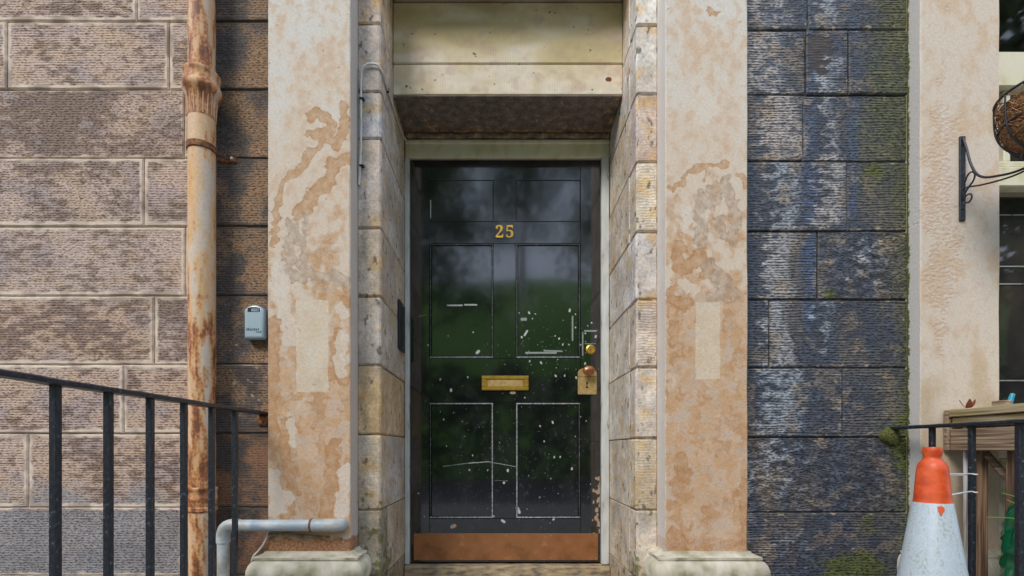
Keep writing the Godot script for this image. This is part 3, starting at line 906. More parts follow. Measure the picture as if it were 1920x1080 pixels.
	M.pavement = triplanar(noise_pic(512, 0.03, 37, [[0.2, rgb8(100, 98, 96)], [0.6, rgb8(128, 125, 121)], [0.9, rgb8(142, 138, 134)]]), Vector3(0.6, 0.6, 0.6), 0.9, 0.0, M.speckle, 0.1)
	M.asphalt = triplanar(noise_pic(512, 0.05, 38, [[0.2, rgb8(52, 52, 54)], [0.8, rgb8(74, 74, 76)]]), Vector3(0.8, 0.8, 0.8), 0.9)
	M.grass = triplanar(noise_pic(512, 0.02, 39, [[0.2, rgb8(72, 112, 34)], [0.55, rgb8(94, 140, 44)], [0.85, rgb8(112, 158, 58)]]), Vector3(0.2, 0.2, 0.2), 0.95)
	M.bark = triplanar(noise_pic(256, 0.03, 40, [[0.2, rgb8(58, 48, 40)], [0.8, rgb8(104, 90, 76)]]), Vector3(2, 0.6, 2), 0.95)
	M.leaf = mat(rgb8(52, 68, 32), 0.6)
	M.added_hedge = mat(rgb8(34, 44, 24), 0.7)
	M.leaf.backlight_enabled = true
	M.leaf.backlight = Color(0.25, 0.35, 0.08)

# ---------------------------------------------------------------- the scene
func _ready() -> void:
	rng.seed = 25
	var cam := Camera3D.new()
	cam.name = "camera"
	add_child(cam)
	cam.position = Vector3(0, 0.576, 1.94)
	cam.near = 0.05
	cam.far = 400.0
	cam.projection = Camera3D.PROJECTION_FRUSTUM            # a shifted wide lens: verticals stay upright
	cam.size = 0.05 * 1080.0 / 900.0
	cam.frustum_offset = Vector2(20.0, 302.0) / 900.0 * 0.05
	cam.current = true
	var env := Environment.new()
	env.background_mode = Environment.BG_SKY
	var sky_m := ProceduralSkyMaterial.new()
	sky_m.sky_top_color = Color(0.78, 0.85, 0.96)
	sky_m.sky_horizon_color = Color(0.87, 0.90, 0.96)
	sky_m.sky_curve = 0.2
	sky_m.ground_bottom_color = Color(0.35, 0.36, 0.34)
	sky_m.ground_horizon_color = Color(0.60, 0.62, 0.62)
	var sky := Sky.new()
	sky.sky_material = sky_m
	env.sky = sky
	env.tonemap_mode = Environment.TONE_MAPPER_LINEAR
	env.tonemap_exposure = 1.82
	env.sdfgi_enabled = true
	env.ssao_enabled = true
	env.ssil_enabled = true
	var we := WorldEnvironment.new()
	we.name = "environment"
	we.environment = env
	add_child(we)
	var sun := DirectionalLight3D.new()
	sun.name = "sun"
	add_child(sun)
	sun.light_energy = 0.45
	sun.light_angular_distance = 24.0
	sun.light_color = Color(1.0, 0.985, 0.965)
	sun.shadow_enabled = true
	sun.look_at_from_position(Vector3(-3.2, 5.0, 5.0), Vector3.ZERO)

	for n: FastNoiseLite in [nz, nf, nl]:
		n.noise_type = FastNoiseLite.TYPE_SIMPLEX_SMOOTH
		n.frequency = 1.0
		n.seed = 7
	nz.fractal_type = FastNoiseLite.FRACTAL_NONE
	nf.fractal_type = FastNoiseLite.FRACTAL_FBM
	nf.fractal_octaves = 4
	nl.fractal_type = FastNoiseLite.FRACTAL_FBM
	nl.fractal_octaves = 2
	make_materials()
	build_ground()
	build_walls()
	build_pilasters()
	build_surround()
	build_window()
	build_door()
	build_downpipe()
	build_railings()
	build_pipes_and_cables()
	build_key_safe()
	build_cone()
	build_table()
	build_basket()
	build_across()

func build_ground() -> void:
	var st := start()
	quad(st, Vector3(-120, -0.32, 120), Vector3(120, -0.32, 120), Vector3(120, -0.32, -60), Vector3(-120, -0.32, -60), uv_of)
	structure("ground", st, M.asphalt)
	st = start()
	box(st, Vector3(-14, -0.40, -0.9), Vector3(14, GROUND - 0.004, 3.6), 0.01)
	var p := structure("pavement", st, M.mortar_jamb)
	for k in 8:
		for r in 4:
			st = start()
			box(st, Vector3(-4.0 + k, GROUND - 0.06, 0.02 + r * 0.85) + Vector3(0.004, 0, 0.004), Vector3(-3.0 + k, GROUND, 0.87 + r * 0.85) - Vector3(0.004, 0, 0.004), 0.005)
			obj("slab", st, M.pavement, p)

func wall_stones(root: Node3D, courses: Array, x0: float, x1: float, m: Material, gap: float) -> void:
	for c: Array in courses:
		var xs := spans(c, x0, x1)
		for k in xs.size() - 1:
			if xs[k] < x0 - 0.001 or xs[k + 1] > x1 + 0.001 or xs[k + 1] - xs[k] < 0.02:
				continue
			var st := start()
			extrude(st, stone_outline(xs[k] + gap, xs[k + 1] - gap, c[0] + gap, c[1] - gap), -0.06, rng.randf_range(-0.002, 0.004), 0.0045)
			obj("stone", st, m, root)

func build_walls() -> void:
	paint_left_wall()
	paint_right_wall()
	var a := thing("stone_wall", "pinkish brown tooled ashlar wall with pale margins behind the rusty downpipe", "wall", Vector3.ZERO)
	var st := start()
	box(st, Vector3(-2.80, -0.3, -0.40), Vector3(-0.60, 2.86, -0.007), 0.002)
	obj("mortar", st, M.mortar_pale, a)
	wall_stones(a, left_courses, -2.80, -0.82, M.left_wall, 0.0022)
	var b := thing("stone_wall", "soot-black tooled ashlar wall with pale streaks and moss behind the traffic cone", "wall", Vector3.ZERO)
	st = start()
	box(st, Vector3(0.66, -0.3, -0.40), Vector3(1.93, 2.86, -0.007), 0.002)
	obj("mortar", st, M.mortar_dark, b)
	wall_stones(b, right_courses, 0.86, 1.70, M.right_wall, 0.0022)

# a moulded base that wraps the front and both sides of a pilaster: profile of (out, y)
func moulding(st: SurfaceTool, prof: Array, x0: float, x1: float, zf: float, zb: float) -> void:
	for i in prof.size() - 1:
		var p: Vector2 = prof[i]
		var q: Vector2 = prof[i + 1]
		st.set_smooth_group(-1 if absf((q - p).x) < 0.0001 or absf((q - p).y) < 0.0001 else i / 100)
		var pl := Vector3(x0 - p.x, p.y, zf + p.x)
		var pr := Vector3(x1 + p.x, p.y, zf + p.x)
		var ql := Vector3(x0 - q.x, q.y, zf + q.x)
		var qr := Vector3(x1 + q.x, q.y, zf + q.x)
		var n := 6
		for k in n:
			quad(st, pl.lerp(pr, float(k) / n), pl.lerp(pr, float(k + 1) / n), ql.lerp(qr, float(k + 1) / n), ql.lerp(qr, float(k) / n), uv_of)
		quad(st, Vector3(pl.x, p.y, zb), pl, ql, Vector3(ql.x, q.y, zb), uv_of)
		quad(st, pr, Vector3(pr.x, p.y, zb), Vector3(qr.x, q.y, zb), qr, uv_of)

func base_profile(s: float) -> Array:
	var out := [Vector2(0.085 * s, -0.165), Vector2(0.085 * s, 0.045), Vector2(0.062 * s, 0.045)]
	for k in 9:
		var a := -PI / 2 + PI * k / 8.0
		out.append(Vector2(0.040 * s + 0.030 * s * cos(a), 0.102 + 0.052 * sin(a)))
	out.append(Vector2(0.046 * s, 0.158))
	out.append(Vector2(0.046 * s, 0.166))
	for k in 5:
		var a := PI / 2 * k / 4.0
		out.append(Vector2(0.044 * s - 0.034 * s * sin(a), 0.184 - 0.016 * cos(a)))
	out.append(Vector2(-0.01, 0.184))
	return out

func pilaster(label: String, x0: float, x1: float, zf: float, m: StandardMaterial3D, s: float) -> void:
	var t := thing("pilaster", label, "pilaster", Vector3.ZERO)
	var st := start()
	st.set_smooth_group(-1)
	var uvf := func(p: Vector3, n: Vector3) -> Vector2:
		if absf(n.x) > absf(n.z):
			return Vector2(x0 - (zf - p.z), p.y) if n.x < 0 else Vector2(x1 + (zf - p.z), p.y)
		return Vector2(p.x, p.y)
	# uneven arris: the front face in strips with slightly worn edges
	var n := 26
	var y0 := 0.184
	var y1 := 2.86
	var jl := []
	var jr := []
	for k in n + 1:
		jl.append(rng.randf_range(0.002, 0.0055))
		jr.append(rng.randf_range(0.002, 0.0055))
	for k in n:
		var a := lerpf(y0, y1, float(k) / n)
		var b := lerpf(y0, y1, float(k + 1) / n)
		quad(st, Vector3(x0 + jl[k], a, zf), Vector3(x1 - jr[k], a, zf), Vector3(x1 - jr[k + 1], b, zf), Vector3(x0 + jl[k + 1], b, zf), uvf)
		quad(st, Vector3(x0, a, zf - jl[k]), Vector3(x0 + jl[k], a, zf), Vector3(x0 + jl[k + 1], b, zf), Vector3(x0, b, zf - jl[k + 1]), planar)
		quad(st, Vector3(x1 - jr[k], a, zf), Vector3(x1, a, zf - jr[k]), Vector3(x1, b, zf - jr[k + 1]), Vector3(x1 - jr[k + 1], b, zf), planar)
		quad(st, Vector3(x0, a, -0.02), Vector3(x0, a, zf - jl[k]), Vector3(x0, b, zf - jl[k + 1]), Vector3(x0, b, -0.02), uvf)
		quad(st, Vector3(x1, a, zf - jr[k]), Vector3(x1, a, -0.02), Vector3(x1, b, -0.02), Vector3(x1, b, zf - jr[k + 1]), uvf)
	quad(st, Vector3(x0, y1, zf), Vector3(x1, y1, zf), Vector3(x1, y1, -0.02), Vector3(x0, y1, -0.02), uvf)
	obj("shaft", st, m, t)
	st = start()
	moulding(st, base_profile(s), x0, x1, zf, -0.02)
	obj("base", st, M.base_stone, t, "moulded stone base with a round torus, tinged green")

func build_pilasters() -> void:
	var lx := -456.0
	var brown := [
		[off([[582, 218], [592, 210], [606, 214], [618, 222], [620, 240], [610, 252], [592, 252], [583, 248]], lx, 200), 7.0],
		[off([[640, 200], [646, 222], [642, 246], [632, 268], [618, 262], [610, 250]], lx, 200), 8.0],
		[off([[616, 256], [604, 268], [588, 280], [574, 290], [576, 304], [566, 314], [552, 322], [538, 334], [528, 348], [522, 366], [519, 386], [516, 410], [513, 440], [512, 458]], lx, 200), 5.5],
		[off([[657, 300], [640, 301], [626, 306], [622, 320], [618, 336], [606, 346], [594, 356], [584, 366], [576, 378], [568, 392], [558, 402]], lx, 200), 10.0],
		[off([[632, 622], [626, 650], [632, 690], [640, 715], [655, 690]], lx, 200), 8.0],
		[off([[640, 560], [655, 566]], lx, 200), 5.0], [off([[538, 790], [530, 830], [540, 880], [550, 920]], lx, 200), 9.0],
		[off([[512, 600], [512, 700], [508, 780], [510, 850]], lx, 200), 9.0], [off([[545, 950], [535, 970]], lx, 200), 8.0], [off([[625, 830], [620, 900], [610, 960]], lx, 200), 10.0]]
	var grey := [
		[off([[546, 418], [552, 436], [542, 452], [540, 470], [548, 486], [534, 496], [538, 508], [552, 516], [566, 520]], lx, 200), 9.0],
		[off([[556, 440], [566, 456], [570, 478], [564, 498]], lx, 200), 6.0], [off([[566, 396], [576, 408], [572, 432], [568, 440]], lx, 200), 3.0],
		[off([[575, 510], [600, 520], [630, 518], [645, 530]], lx, 200), 9.0]]
	var pale := [
		[off([[520, 500], [528, 540], [534, 590], [545, 620], [540, 635]], lx, 200), 11.0], [off([[640, 630], [638, 655], [634, 680], [640, 700]], lx, 200), 8.0],
		[off([[510, 890], [515, 930], [540, 932], [512, 960]], lx, 200), 10.0], [off([[640, 575], [645, 590]], lx, 200), 8.0], [off([[648, 880], [640, 960]], lx, 200), 10.0], [off([[545, 790], [548, 830]], lx, 200), 6.0]]
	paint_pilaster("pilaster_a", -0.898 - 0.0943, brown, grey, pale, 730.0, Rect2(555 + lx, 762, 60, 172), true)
	var rx := -1202.0
	brown = [
		[off([[1258, 352], [1270, 348], [1281, 342], [1284, 326], [1298, 318], [1312, 312], [1330, 308], [1350, 308], [1364, 306]], rx, 200), 4.5],
		[off([[1384, 326], [1394, 336], [1400, 350]], rx, 200), 4.0], [off([[1272, 462], [1268, 482], [1276, 502], [1292, 496], [1306, 480], [1320, 490], [1326, 512]], rx, 200), 10.0],
		[off([[1256, 548], [1262, 560], [1280, 574], [1288, 568]], rx, 200), 9.0], [off([[1262, 610], [1262, 640]], rx, 200), 8.0], [off([[1328, 20], [1344, 22]], rx, 200), 4.5],
		[off([[1276, 860], [1282, 890], [1268, 905]], rx, 200), 11.0], [off([[1394, 900], [1396, 960], [1395, 1010]], rx, 200), 6.0], [off([[1262, 1000], [1275, 1020]], rx, 200), 12.0], [off([[1320, 320], [1321, 342]], rx, 200), 1.0]]
	grey = [
		[off([[1312, 368], [1316, 386], [1308, 404], [1316, 420], [1310, 438], [1312, 452]], rx, 200), 10.0], [off([[1358, 340], [1350, 352], [1336, 354], [1342, 370], [1332, 382]], rx, 200), 9.0],
		[off([[1362, 350], [1374, 380], [1380, 420], [1372, 450], [1352, 430], [1348, 410]], rx, 200), 8.0], [off([[1330, 500], [1350, 520], [1372, 550], [1340, 556]], rx, 200), 12.0]]
	pale = [[off([[1308, 190], [1320, 180], [1332, 200], [1316, 220]], rx, 200), 13.0], [off([[1280, 530], [1300, 545]], rx, 200), 8.0], [off([[1322, 398], [1322, 406]], rx, 200), 4.0], [off([[1290, 395], [1282, 430]], rx, 200), 7.0]]
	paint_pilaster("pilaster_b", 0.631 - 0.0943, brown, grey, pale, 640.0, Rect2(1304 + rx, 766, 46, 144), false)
	paint_third_pilaster()
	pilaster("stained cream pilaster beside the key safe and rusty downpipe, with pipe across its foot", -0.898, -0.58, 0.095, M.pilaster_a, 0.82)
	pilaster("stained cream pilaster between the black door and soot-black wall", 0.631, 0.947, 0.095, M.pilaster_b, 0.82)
	pilaster("flaking cream pilaster beside the window, carrying the iron basket bracket", 1.638, 1.948, 0.065, M.third_pilaster, 0.6)

func build_surround() -> void:
	var lf := [[112, 106, 92], [150, 140, 120], [202, 184, 158, 0.3], [200, 166, 116], [202, 190, 174], [198, 180, 160, 0.2], [210, 194, 182], [190, 188, 192], [210, 194, 184], [208, 184, 166], [204, 186, 170]]
	var lb := [[150, 138, 120], [184, 170, 148], [192, 186, 182], [204, 172, 126], [196, 186, 172], [200, 186, 164], [198, 192, 182], [202, 192, 176], [212, 196, 174], [208, 192, 168], [200, 188, 166]]
	var rf := [[170, 160, 140], [212, 198, 178], [216, 198, 166, 0.6], [220, 208, 194, 0.3], [216, 198, 182, 1.0], [222, 218, 216], [222, 208, 184, 0.8], [214, 190, 174, 0.3], [224, 220, 214], [226, 222, 216], [220, 214, 206]]
	var rb := [[180, 168, 148], [212, 198, 178], [212, 200, 184], [218, 210, 196], [218, 210, 196], [220, 216, 212], [216, 200, 182], [220, 206, 184], [216, 210, 206], [214, 204, 188], [210, 202, 184]]
	paint_jamb("jamb_left", left_joints, lf, lb, -0.60, -0.487, 1.0)
	paint_jamb("jamb_right", right_joints, rf, rb, 0.04, 0.545, -1.0)
	paint_lintel()
	paint_soffit()
	var t := thing("door_surround", "sandstone reveal of jamb blocks and lintel framing the black door", "door surround", Vector3.ZERO)
	var st := start()
	box(st, Vector3(-0.70, -0.3, -0.66), Vector3(-0.4935, 2.95, -0.006), 0.002)
	box(st, Vector3(0.5515, -0.3, -0.66), Vector3(0.76, 2.95, -0.006), 0.002)
	obj("mortar", st, M.mortar_jamb, t)
	st = start()
	box(st, Vector3(-0.70, -0.3, -0.80), Vector3(0.76, 2.95, -0.665), 0.002)
	obj("light_stop_panel", st, M.mortar_jamb, t)  # unseen panel added to stop light leaking through the door gaps
	for side in 2:
		var joints: Array = left_joints if side == 0 else right_joints
		var m: Material = M.jamb_left if side == 0 else M.jamb_right
		var uvf := func(p: Vector3, n: Vector3) -> Vector2:
			if side == 0:
				return Vector2(-0.487 - p.z, p.y) if absf(n.x) > absf(n.z) else Vector2(p.x, p.y)
			return Vector2(0.545 + p.z, p.y) if absf(n.x) > absf(n.z) else Vector2(p.x, p.y)
		var whole := [5, 7] if side == 1 else [3, 6, 8]
		for k in joints.size() - 1:
			var y0: float = joints[k] + 0.0018
			var y1: float = joints[k + 1] - 0.0018
			var e := rng.randf_range(-0.0015, 0.0015)
			var cut := -0.478 if k in whole else -0.104
			st = start()
			if side == 0:
				box(st, Vector3(-0.584, y0, cut + 0.0015), Vector3(-0.487 + e, y1, e), 0.007, uvf)
			else:
				box(st, Vector3(0.545 + e, y0, cut + 0.0015), Vector3(0.633, y1, e), 0.007, uvf)
			obj("jamb_stone", st, m, t)
			if cut > -0.2:
				st = start()
				e = rng.randf_range(-0.0015, 0.0015)
				if side == 0:
					box(st, Vector3(-0.56, y0, -0.56), Vector3(-0.487 + e, y1, cut - 0.0015), 0.0025, uvf)
				else:
					box(st, Vector3(0.545 + e, y0, -0.56), Vector3(0.62, y1, cut - 0.0015), 0.0025, uvf)
				obj("jamb_stone", st, m, t)
	st = start()
	box(st, Vector3(-0.4865, 2.168, -0.66), Vector3(0.5445, 2.303, -0.215), 0.003, planar)
	obj("lintel_stone", st, M.lintel, t)
	st = start()
	box(st, Vector3(-0.4865, 2.3065, -0.66), Vector3(0.5445, 2.580, -0.213), 0.004, planar)
	obj("lintel_stone", st, M.lintel, t, "upper lintel block filmed with green-ochre algae")
	st = start()
	box(st, Vector3(-0.4865, 2.590, -0.66), Vector3(0.5445, 2.95, -0.04), 0.006, planar)
	obj("lintel_stone", st, M.lintel, t)
	st = start()
	box(st, Vector3(-0.4855, 2.160, -0.486), Vector3(0.5435, 2.1675, -0.217), 0.002)
	obj("soffit", st, M.soffit, t, "flaking black-brown paint under the lintel")
	st = start()
	var prof := PackedVector3Array()
	for k in 24:
		prof.append(Vector3(lerpf(-0.48, 0.538, k / 23.0), 2.147 + rng.randf_range(-0.003, 0.003), -0.468 + rng.randf_range(-0.004, 0.004)))
	tube(st, prof, 0.015, 8)
	obj("mortar_fillet", st, M.mortar_jamb, t)
	# the threshold under the door
	var d := thing("doorstep", "worn sandstone threshold under the black door's copper kick plate", "doorstep", Vector3(0, 0, 0))
	st = start()
	box(st, Vector3(-0.484, -0.12, -0.655), Vector3(0.542, -0.006, -0.44), 0.006)
	obj("threshold", st, M.threshold, d)
	st = start()
	box(st, Vector3(-0.484, -0.30, -0.655), Vector3(0.542, -0.1215, -0.05), 0.006)
	obj("step", st, M.threshold, d)

func build_window() -> void:
	var t := thing("window", "cream painted window with dark glass beside the flaking pilaster", "window", Vector3(1.95, 0, 0))
	var o := Vector3(-1.95, 0, 0)
	var part := func(called: String, lo: Vector3, hi: Vector3, m: Material, bev := 0.004, parent: Node = t) -> MeshInstance3D:
		var st := start()
		box(st, lo + o, hi + o, bev)
		return obj(called, st, m, parent)
	part.call("frame", Vector3(1.935, 0.62, -0.24), Vector3(2.0, 2.9, -0.16), M.cream)
	part.call("frame", Vector3(3.0, 0.62, -0.24), Vector3(3.1, 2.9, -0.16), M.cream)
	part.call("rail", Vector3(2.001, 2.15, -0.235), Vector3(2.999, 2.30, -0.14), M.cream)
	part.call("rail", Vector3(2.001, 1.716, -0.235), Vector3(2.999, 1.80, -0.14), M.cream)
	part.call("rail", Vector3(2.001, 1.801, -0.235), Vector3(2.999, 1.836, -0.155), M.cream, 0.008)
	part.call("rail", Vector3(2.001, 2.84, -0.235), Vector3(2.999, 2.90, -0.14), M.cream)
	part.call("rail", Vector3(2.001, 0.62, -0.235), Vector3(2.999, 0.70, -0.14), M.cream)
	for x in [2.205, 2.48, 2.76]:
		part.call("glazing_bar", Vector3(x, 1.8365, -0.21), Vector3(x + 0.03, 2.1495, -0.165), M.cream)
	for p: Array in [[0.70, 1.716], [1.836, 2.15], [2.30, 2.84]]:
		part.call("pane", Vector3(2.001, p[0] + 0.001, -0.196), Vector3(2.999, p[1] - 0.001, -0.191), M.glass, 0.0005)
	var bl: Node = part.call("blind", Vector3(2.03, 0.72, -0.262), Vector3(2.97, 2.14, -0.25), M.blind)
	for y in [1.405, 1.325, 0.885, 1.64]:
		part.call("pale_strip", Vector3(2.03, y, -0.2495), Vector3(2.97, y + 0.006, -0.246), M.cool_lit_cream, 0.001, bl)  # thin pale strips across the panel behind the glass
	part.call("room_wall", Vector3(1.9, 0.3, -1.1), Vector3(3.2, 3.0, -1.0), M.room)
	part.call("room_wall", Vector3(1.9, 0.3, -1.0), Vector3(1.97, 3.0, -0.245), M.room)
	part.call("room_wall", Vector3(3.1, 0.3, -1.0), Vector3(3.2, 3.0, -0.245), M.room)
	part.call("room_wall", Vector3(1.97, 2.9, -1.0), Vector3(3.1, 3.0, -0.245), M.room)
	part.call("room_wall", Vector3(1.97, 0.3, -1.0), Vector3(3.1, 0.4, -0.245), M.room)
	part.call("sill", Vector3(1.95, 0.54, -0.24), Vector3(3.1, 0.618, 0.03), M.base_stone, 0.008)
	part.call("apron_wall", Vector3(1.935, -0.3, -0.40), Vector3(3.1, 0.538, -0.03), M.base_stone, 0.004)

func build_door() -> void:
	paint_door()
	# frame
	var f := thing("door_frame", "chipped cream timber frame around the black door", "door frame", Vector3.ZERO)
	var st := start()
	box(st, Vector3(-0.485, 2.043, -0.60), Vector3(0.5445, 2.128, -0.475), 0.004)
	box(st, Vector3(-0.485, 2.106, -0.475), Vector3(0.5445, 2.128, -0.462), 0.005)
	obj("head", st, M.cream, f)
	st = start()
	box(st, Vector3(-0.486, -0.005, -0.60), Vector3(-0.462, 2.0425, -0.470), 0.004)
	obj("jamb", st, M.cool_lit_cream, f)
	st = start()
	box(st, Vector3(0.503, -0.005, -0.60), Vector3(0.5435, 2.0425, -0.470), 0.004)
	obj("jamb", st, M.cool_lit_cream, f)
	# leaf
	var d := thing("front_door", "glossy black six-panel front door numbered 25, spattered with white paint", "door", Vector3.ZERO)
	var piece := func(called: String, x0: float, x1: float, y0: float, y1: float, z: float, bev: float, m: Material, parent: Node, back := -0.53) -> MeshInstance3D:
		var s := start()
		box(s, Vector3(x0, y0, back), Vector3(x1, y1, z), bev, planar)
		return obj(called, s, m, parent)
	piece.call("core", -0.459, 0.5, 0.004, 2.039, -0.511, 0.001, M.door, d, -0.545)
	piece.call("stile", -0.459, -0.3644, 0.004, 2.039, -0.490, 0.0015, M.door, d)
	piece.call("stile", 0.4005, 0.5, 0.004, 2.039, -0.490, 0.0015, M.door, d)
	var ry := [[1.938, 2.039], [1.6166, 1.727], [0.811, 1.0355], [0.004, 0.2246]]
	for r: Array in ry:
		piece.call("rail", -0.3642, 0.4003, r[0], r[1], -0.4902, 0.0015, M.door, d)
	var py := [[1.727, 1.938], [1.0355, 1.6166], [0.2246, 0.811]]
	for k in 3:
		var p: Array = py[k]
		piece.call("muntin", -0.040, 0.0734, p[0] + 0.0002, p[1] - 0.0002, -0.4904, 0.0015, M.door, d)
		for s in 2:
			var x0 := -0.3644 if s == 0 else 0.0734
			var x1 := -0.040 if s == 0 else 0.4005
			var inset := 0.011 if k > 0 else 0.0015
			var q: Node = piece.call("panel", x0 + inset, x1 - inset, p[0] + inset, p[1] - inset, -0.4915, 0.002, M.door, d)
			if k == 0:
				continue
			# a quirked bead round the panel, its paint worn to white on the ledges
			for e in 4:
				st = start()
				var a: Vector3
				var b: Vector3
				var z := -0.4915
				if e == 0:
					a = Vector3(x0 + 0.002, p[0] + 0.0055, z)
					b = Vector3(x1 - 0.002, p[0] + 0.0055, z)
				elif e == 1:
					a = Vector3(x0 + 0.002, p[1] - 0.0055, z)
					b = Vector3(x1 - 0.002, p[1] - 0.0055, z)
				elif e == 2:
					a = Vector3(x0 + 0.0055, p[0] + 0.002, z)
					b = Vector3(x0 + 0.0055, p[1] - 0.002, z)
				else:
					a = Vector3(x1 - 0.0055, p[0] + 0.002, z)
					b = Vector3(x1 - 0.0055, p[1] - 0.002, z)
				tube(st, PackedVector3Array([a, b]), 0.0032, 8)
				var worn := (k == 1 and e == 0) or (k == 2 and e < 2) or (k == 2 and ((s == 0 and e == 3) or (s == 1 and e == 2)))
				obj("bead", st, M.bead_worn if worn else M.bead, q)
	# kick plate
	st = start()
	box(st, Vector3(-0.443, 0.014, -0.4905), Vector3(0.489, 0.149, -0.4875), 0.001)
	var kp := obj("kick_plate", st, M.copper, d, "dull copper-brown kick plate")
	for sx in 5:
		for sy in 2:
			st = start()
			tube(st, PackedVector3Array([Vector3(-0.432 + 0.2275 * sx, 0.024 + 0.115 * sy, -0.488), Vector3(-0.432 + 0.2275 * sx, 0.024 + 0.115 * sy, -0.4865)]), 0.0038, 10)
			obj("screw", st, M.brass_dull, kp)
	# numerals
	for g: Array in [["2", -0.0085], ["5", 0.0425]]:
		var tm := TextMesh.new()
		tm.text = g[0]
		var font := SystemFont.new()
		font.font_names = PackedStringArray(["Droid Serif"])
		font.font_weight = 700
		tm.font = font
		tm.font_size = 64
		tm.pixel_size = 0.088 / 64.0
		tm.depth = 0.005
		tm.curve_step = 1.0
		var o := MeshInstance3D.new()
		o.name = "numeral"
		o.mesh = tm
		o.material_override = M.brass
		d.add_child(o, true)
		o.position = Vector3(g[1], 1.675, -0.4875)
		o.scale = Vector3(0.9, 1, 1)
		o.set_meta("label", "brass numeral " + g[0])
	# letterbox: a frame of four bevelled bars round a sprung flap
	var lb := Node3D.new()
	lb.name = "letterbox"
	d.add_child(lb, true)
	st = start()
	var zf := -0.481
	box(st, Vector3(-0.100, 0.929, -0.4905), Vector3(0.138, 0.947, zf), 0.003)
	box(st, Vector3(-0.100, 0.873, -0.4905), Vector3(0.138, 0.892, zf), 0.003)
	box(st, Vector3(-0.0998, 0.8915, -0.4905), Vector3(-0.072, 0.9295, zf - 0.0003), 0.003)
	box(st, Vector3(0.110, 0.8915, -0.4905), Vector3(0.1378, 0.9295, zf - 0.0003), 0.003)
	obj("surround", st, M.brass, lb)
	st = start()
	box(st, Vector3(-0.072, 0.892, -0.4905), Vector3(0.110, 0.929, -0.4865), 0.002)
	obj("flap", st, M.brass_dull, lb)
	# rim cylinder
	st = start()
	lathe(st, [Vector2(0.0, -0.002), Vector2(0.023, -0.002), Vector2(0.025, 0.002), Vector2(0.024, 0.006), Vector2(0.017, 0.009), Vector2(0.016, 0.006), Vector2(0.0, 0.006)], 28)
	var cyl := obj("cylinder_lock", st, M.brass, d)
	cyl.position = Vector3(0.451, 1.079, -0.489)
	cyl.rotation.x = PI / 2
	st = start()
	box(st, Vector3(-0.0015, 0.0055, -0.006), Vector3(0.0015, 0.0075, 0.006), 0.0005)
	obj("keyway", st, M.black, cyl)
	# knob on a shaped plate with a keyhole
	st = start()
	extrude(st, PackedVector2Array([Vector2(0.389, 0.852), Vector2(0.481, 0.852), Vector2(0.483, 0.858), Vector2(0.483, 0.962), Vector2(0.474, 0.976), Vector2(0.458, 0.984), Vector2(0.410, 0.984), Vector2(0.394, 0.976), Vector2(0.387, 0.962), Vector2(0.387, 0.858)]), -0.4905, -0.4865, 0.0015)
	var plate := obj("lock_plate", st, M.brass_dull, d)
	st = start()
	box(st, Vector3(0.388, 0.9405, -0.4866), Vector3(0.482, 0.9425, -0.4860), 0.0002)
	obj("seam", st, M.black, plate)
	st = start()
	extrude(st, PackedVector2Array([Vector2(0.426, 0.884), Vector2(0.440, 0.884), Vector2(0.440, 0.889), Vector2(0.4355, 0.891), Vector2(0.4355, 0.904), Vector2(0.4385, 0.910), Vector2(0.4355, 0.917), Vector2(0.4305, 0.917), Vector2(0.4275, 0.910), Vector2(0.4305, 0.904), Vector2(0.4305, 0.891), Vector2(0.426, 0.889)]), -0.4867, -0.4858, 0.0001)
	obj("keyhole", st, M.black, plate)
	st = start()
	lathe(st, [Vector2(0.012, 0.0), Vector2(0.010, 0.012), Vector2(0.014, 0.020), Vector2(0.026, 0.028), Vector2(0.029, 0.036), Vector2(0.025, 0.044), Vector2(0.014, 0.049), Vector2(0.0, 0.050)], 24)
	var knob := obj("knob", st, M.copper_knob, d)
	knob.position = Vector3(0.436, 0.967, -0.487)
	knob.rotation.x = PI / 2
	knob.scale = Vector3(1.05, 1, 0.85)
	# name plate on the reveal
	var e := thing("entry_plate", "narrow dark plate fixed to the door's stone reveal beside the frame", "plate", Vector3(-0.4855, 1.165, -0.375))
	st = start()
	box(st, Vector3(-0.002, -0.115, -0.065), Vector3(0.010, 0.115, 0.065), 0.003)
	obj("plate", st, M.dark_plate, e)
	for sy: int in [-1, 1]:
		st = start()
		tube(st, PackedVector3Array([Vector3(0.008, sy * 0.1, 0), Vector3(0.0125, sy * 0.1, 0)]), 0.004, 8)
		obj("screw", st, M.brass_dull, e)

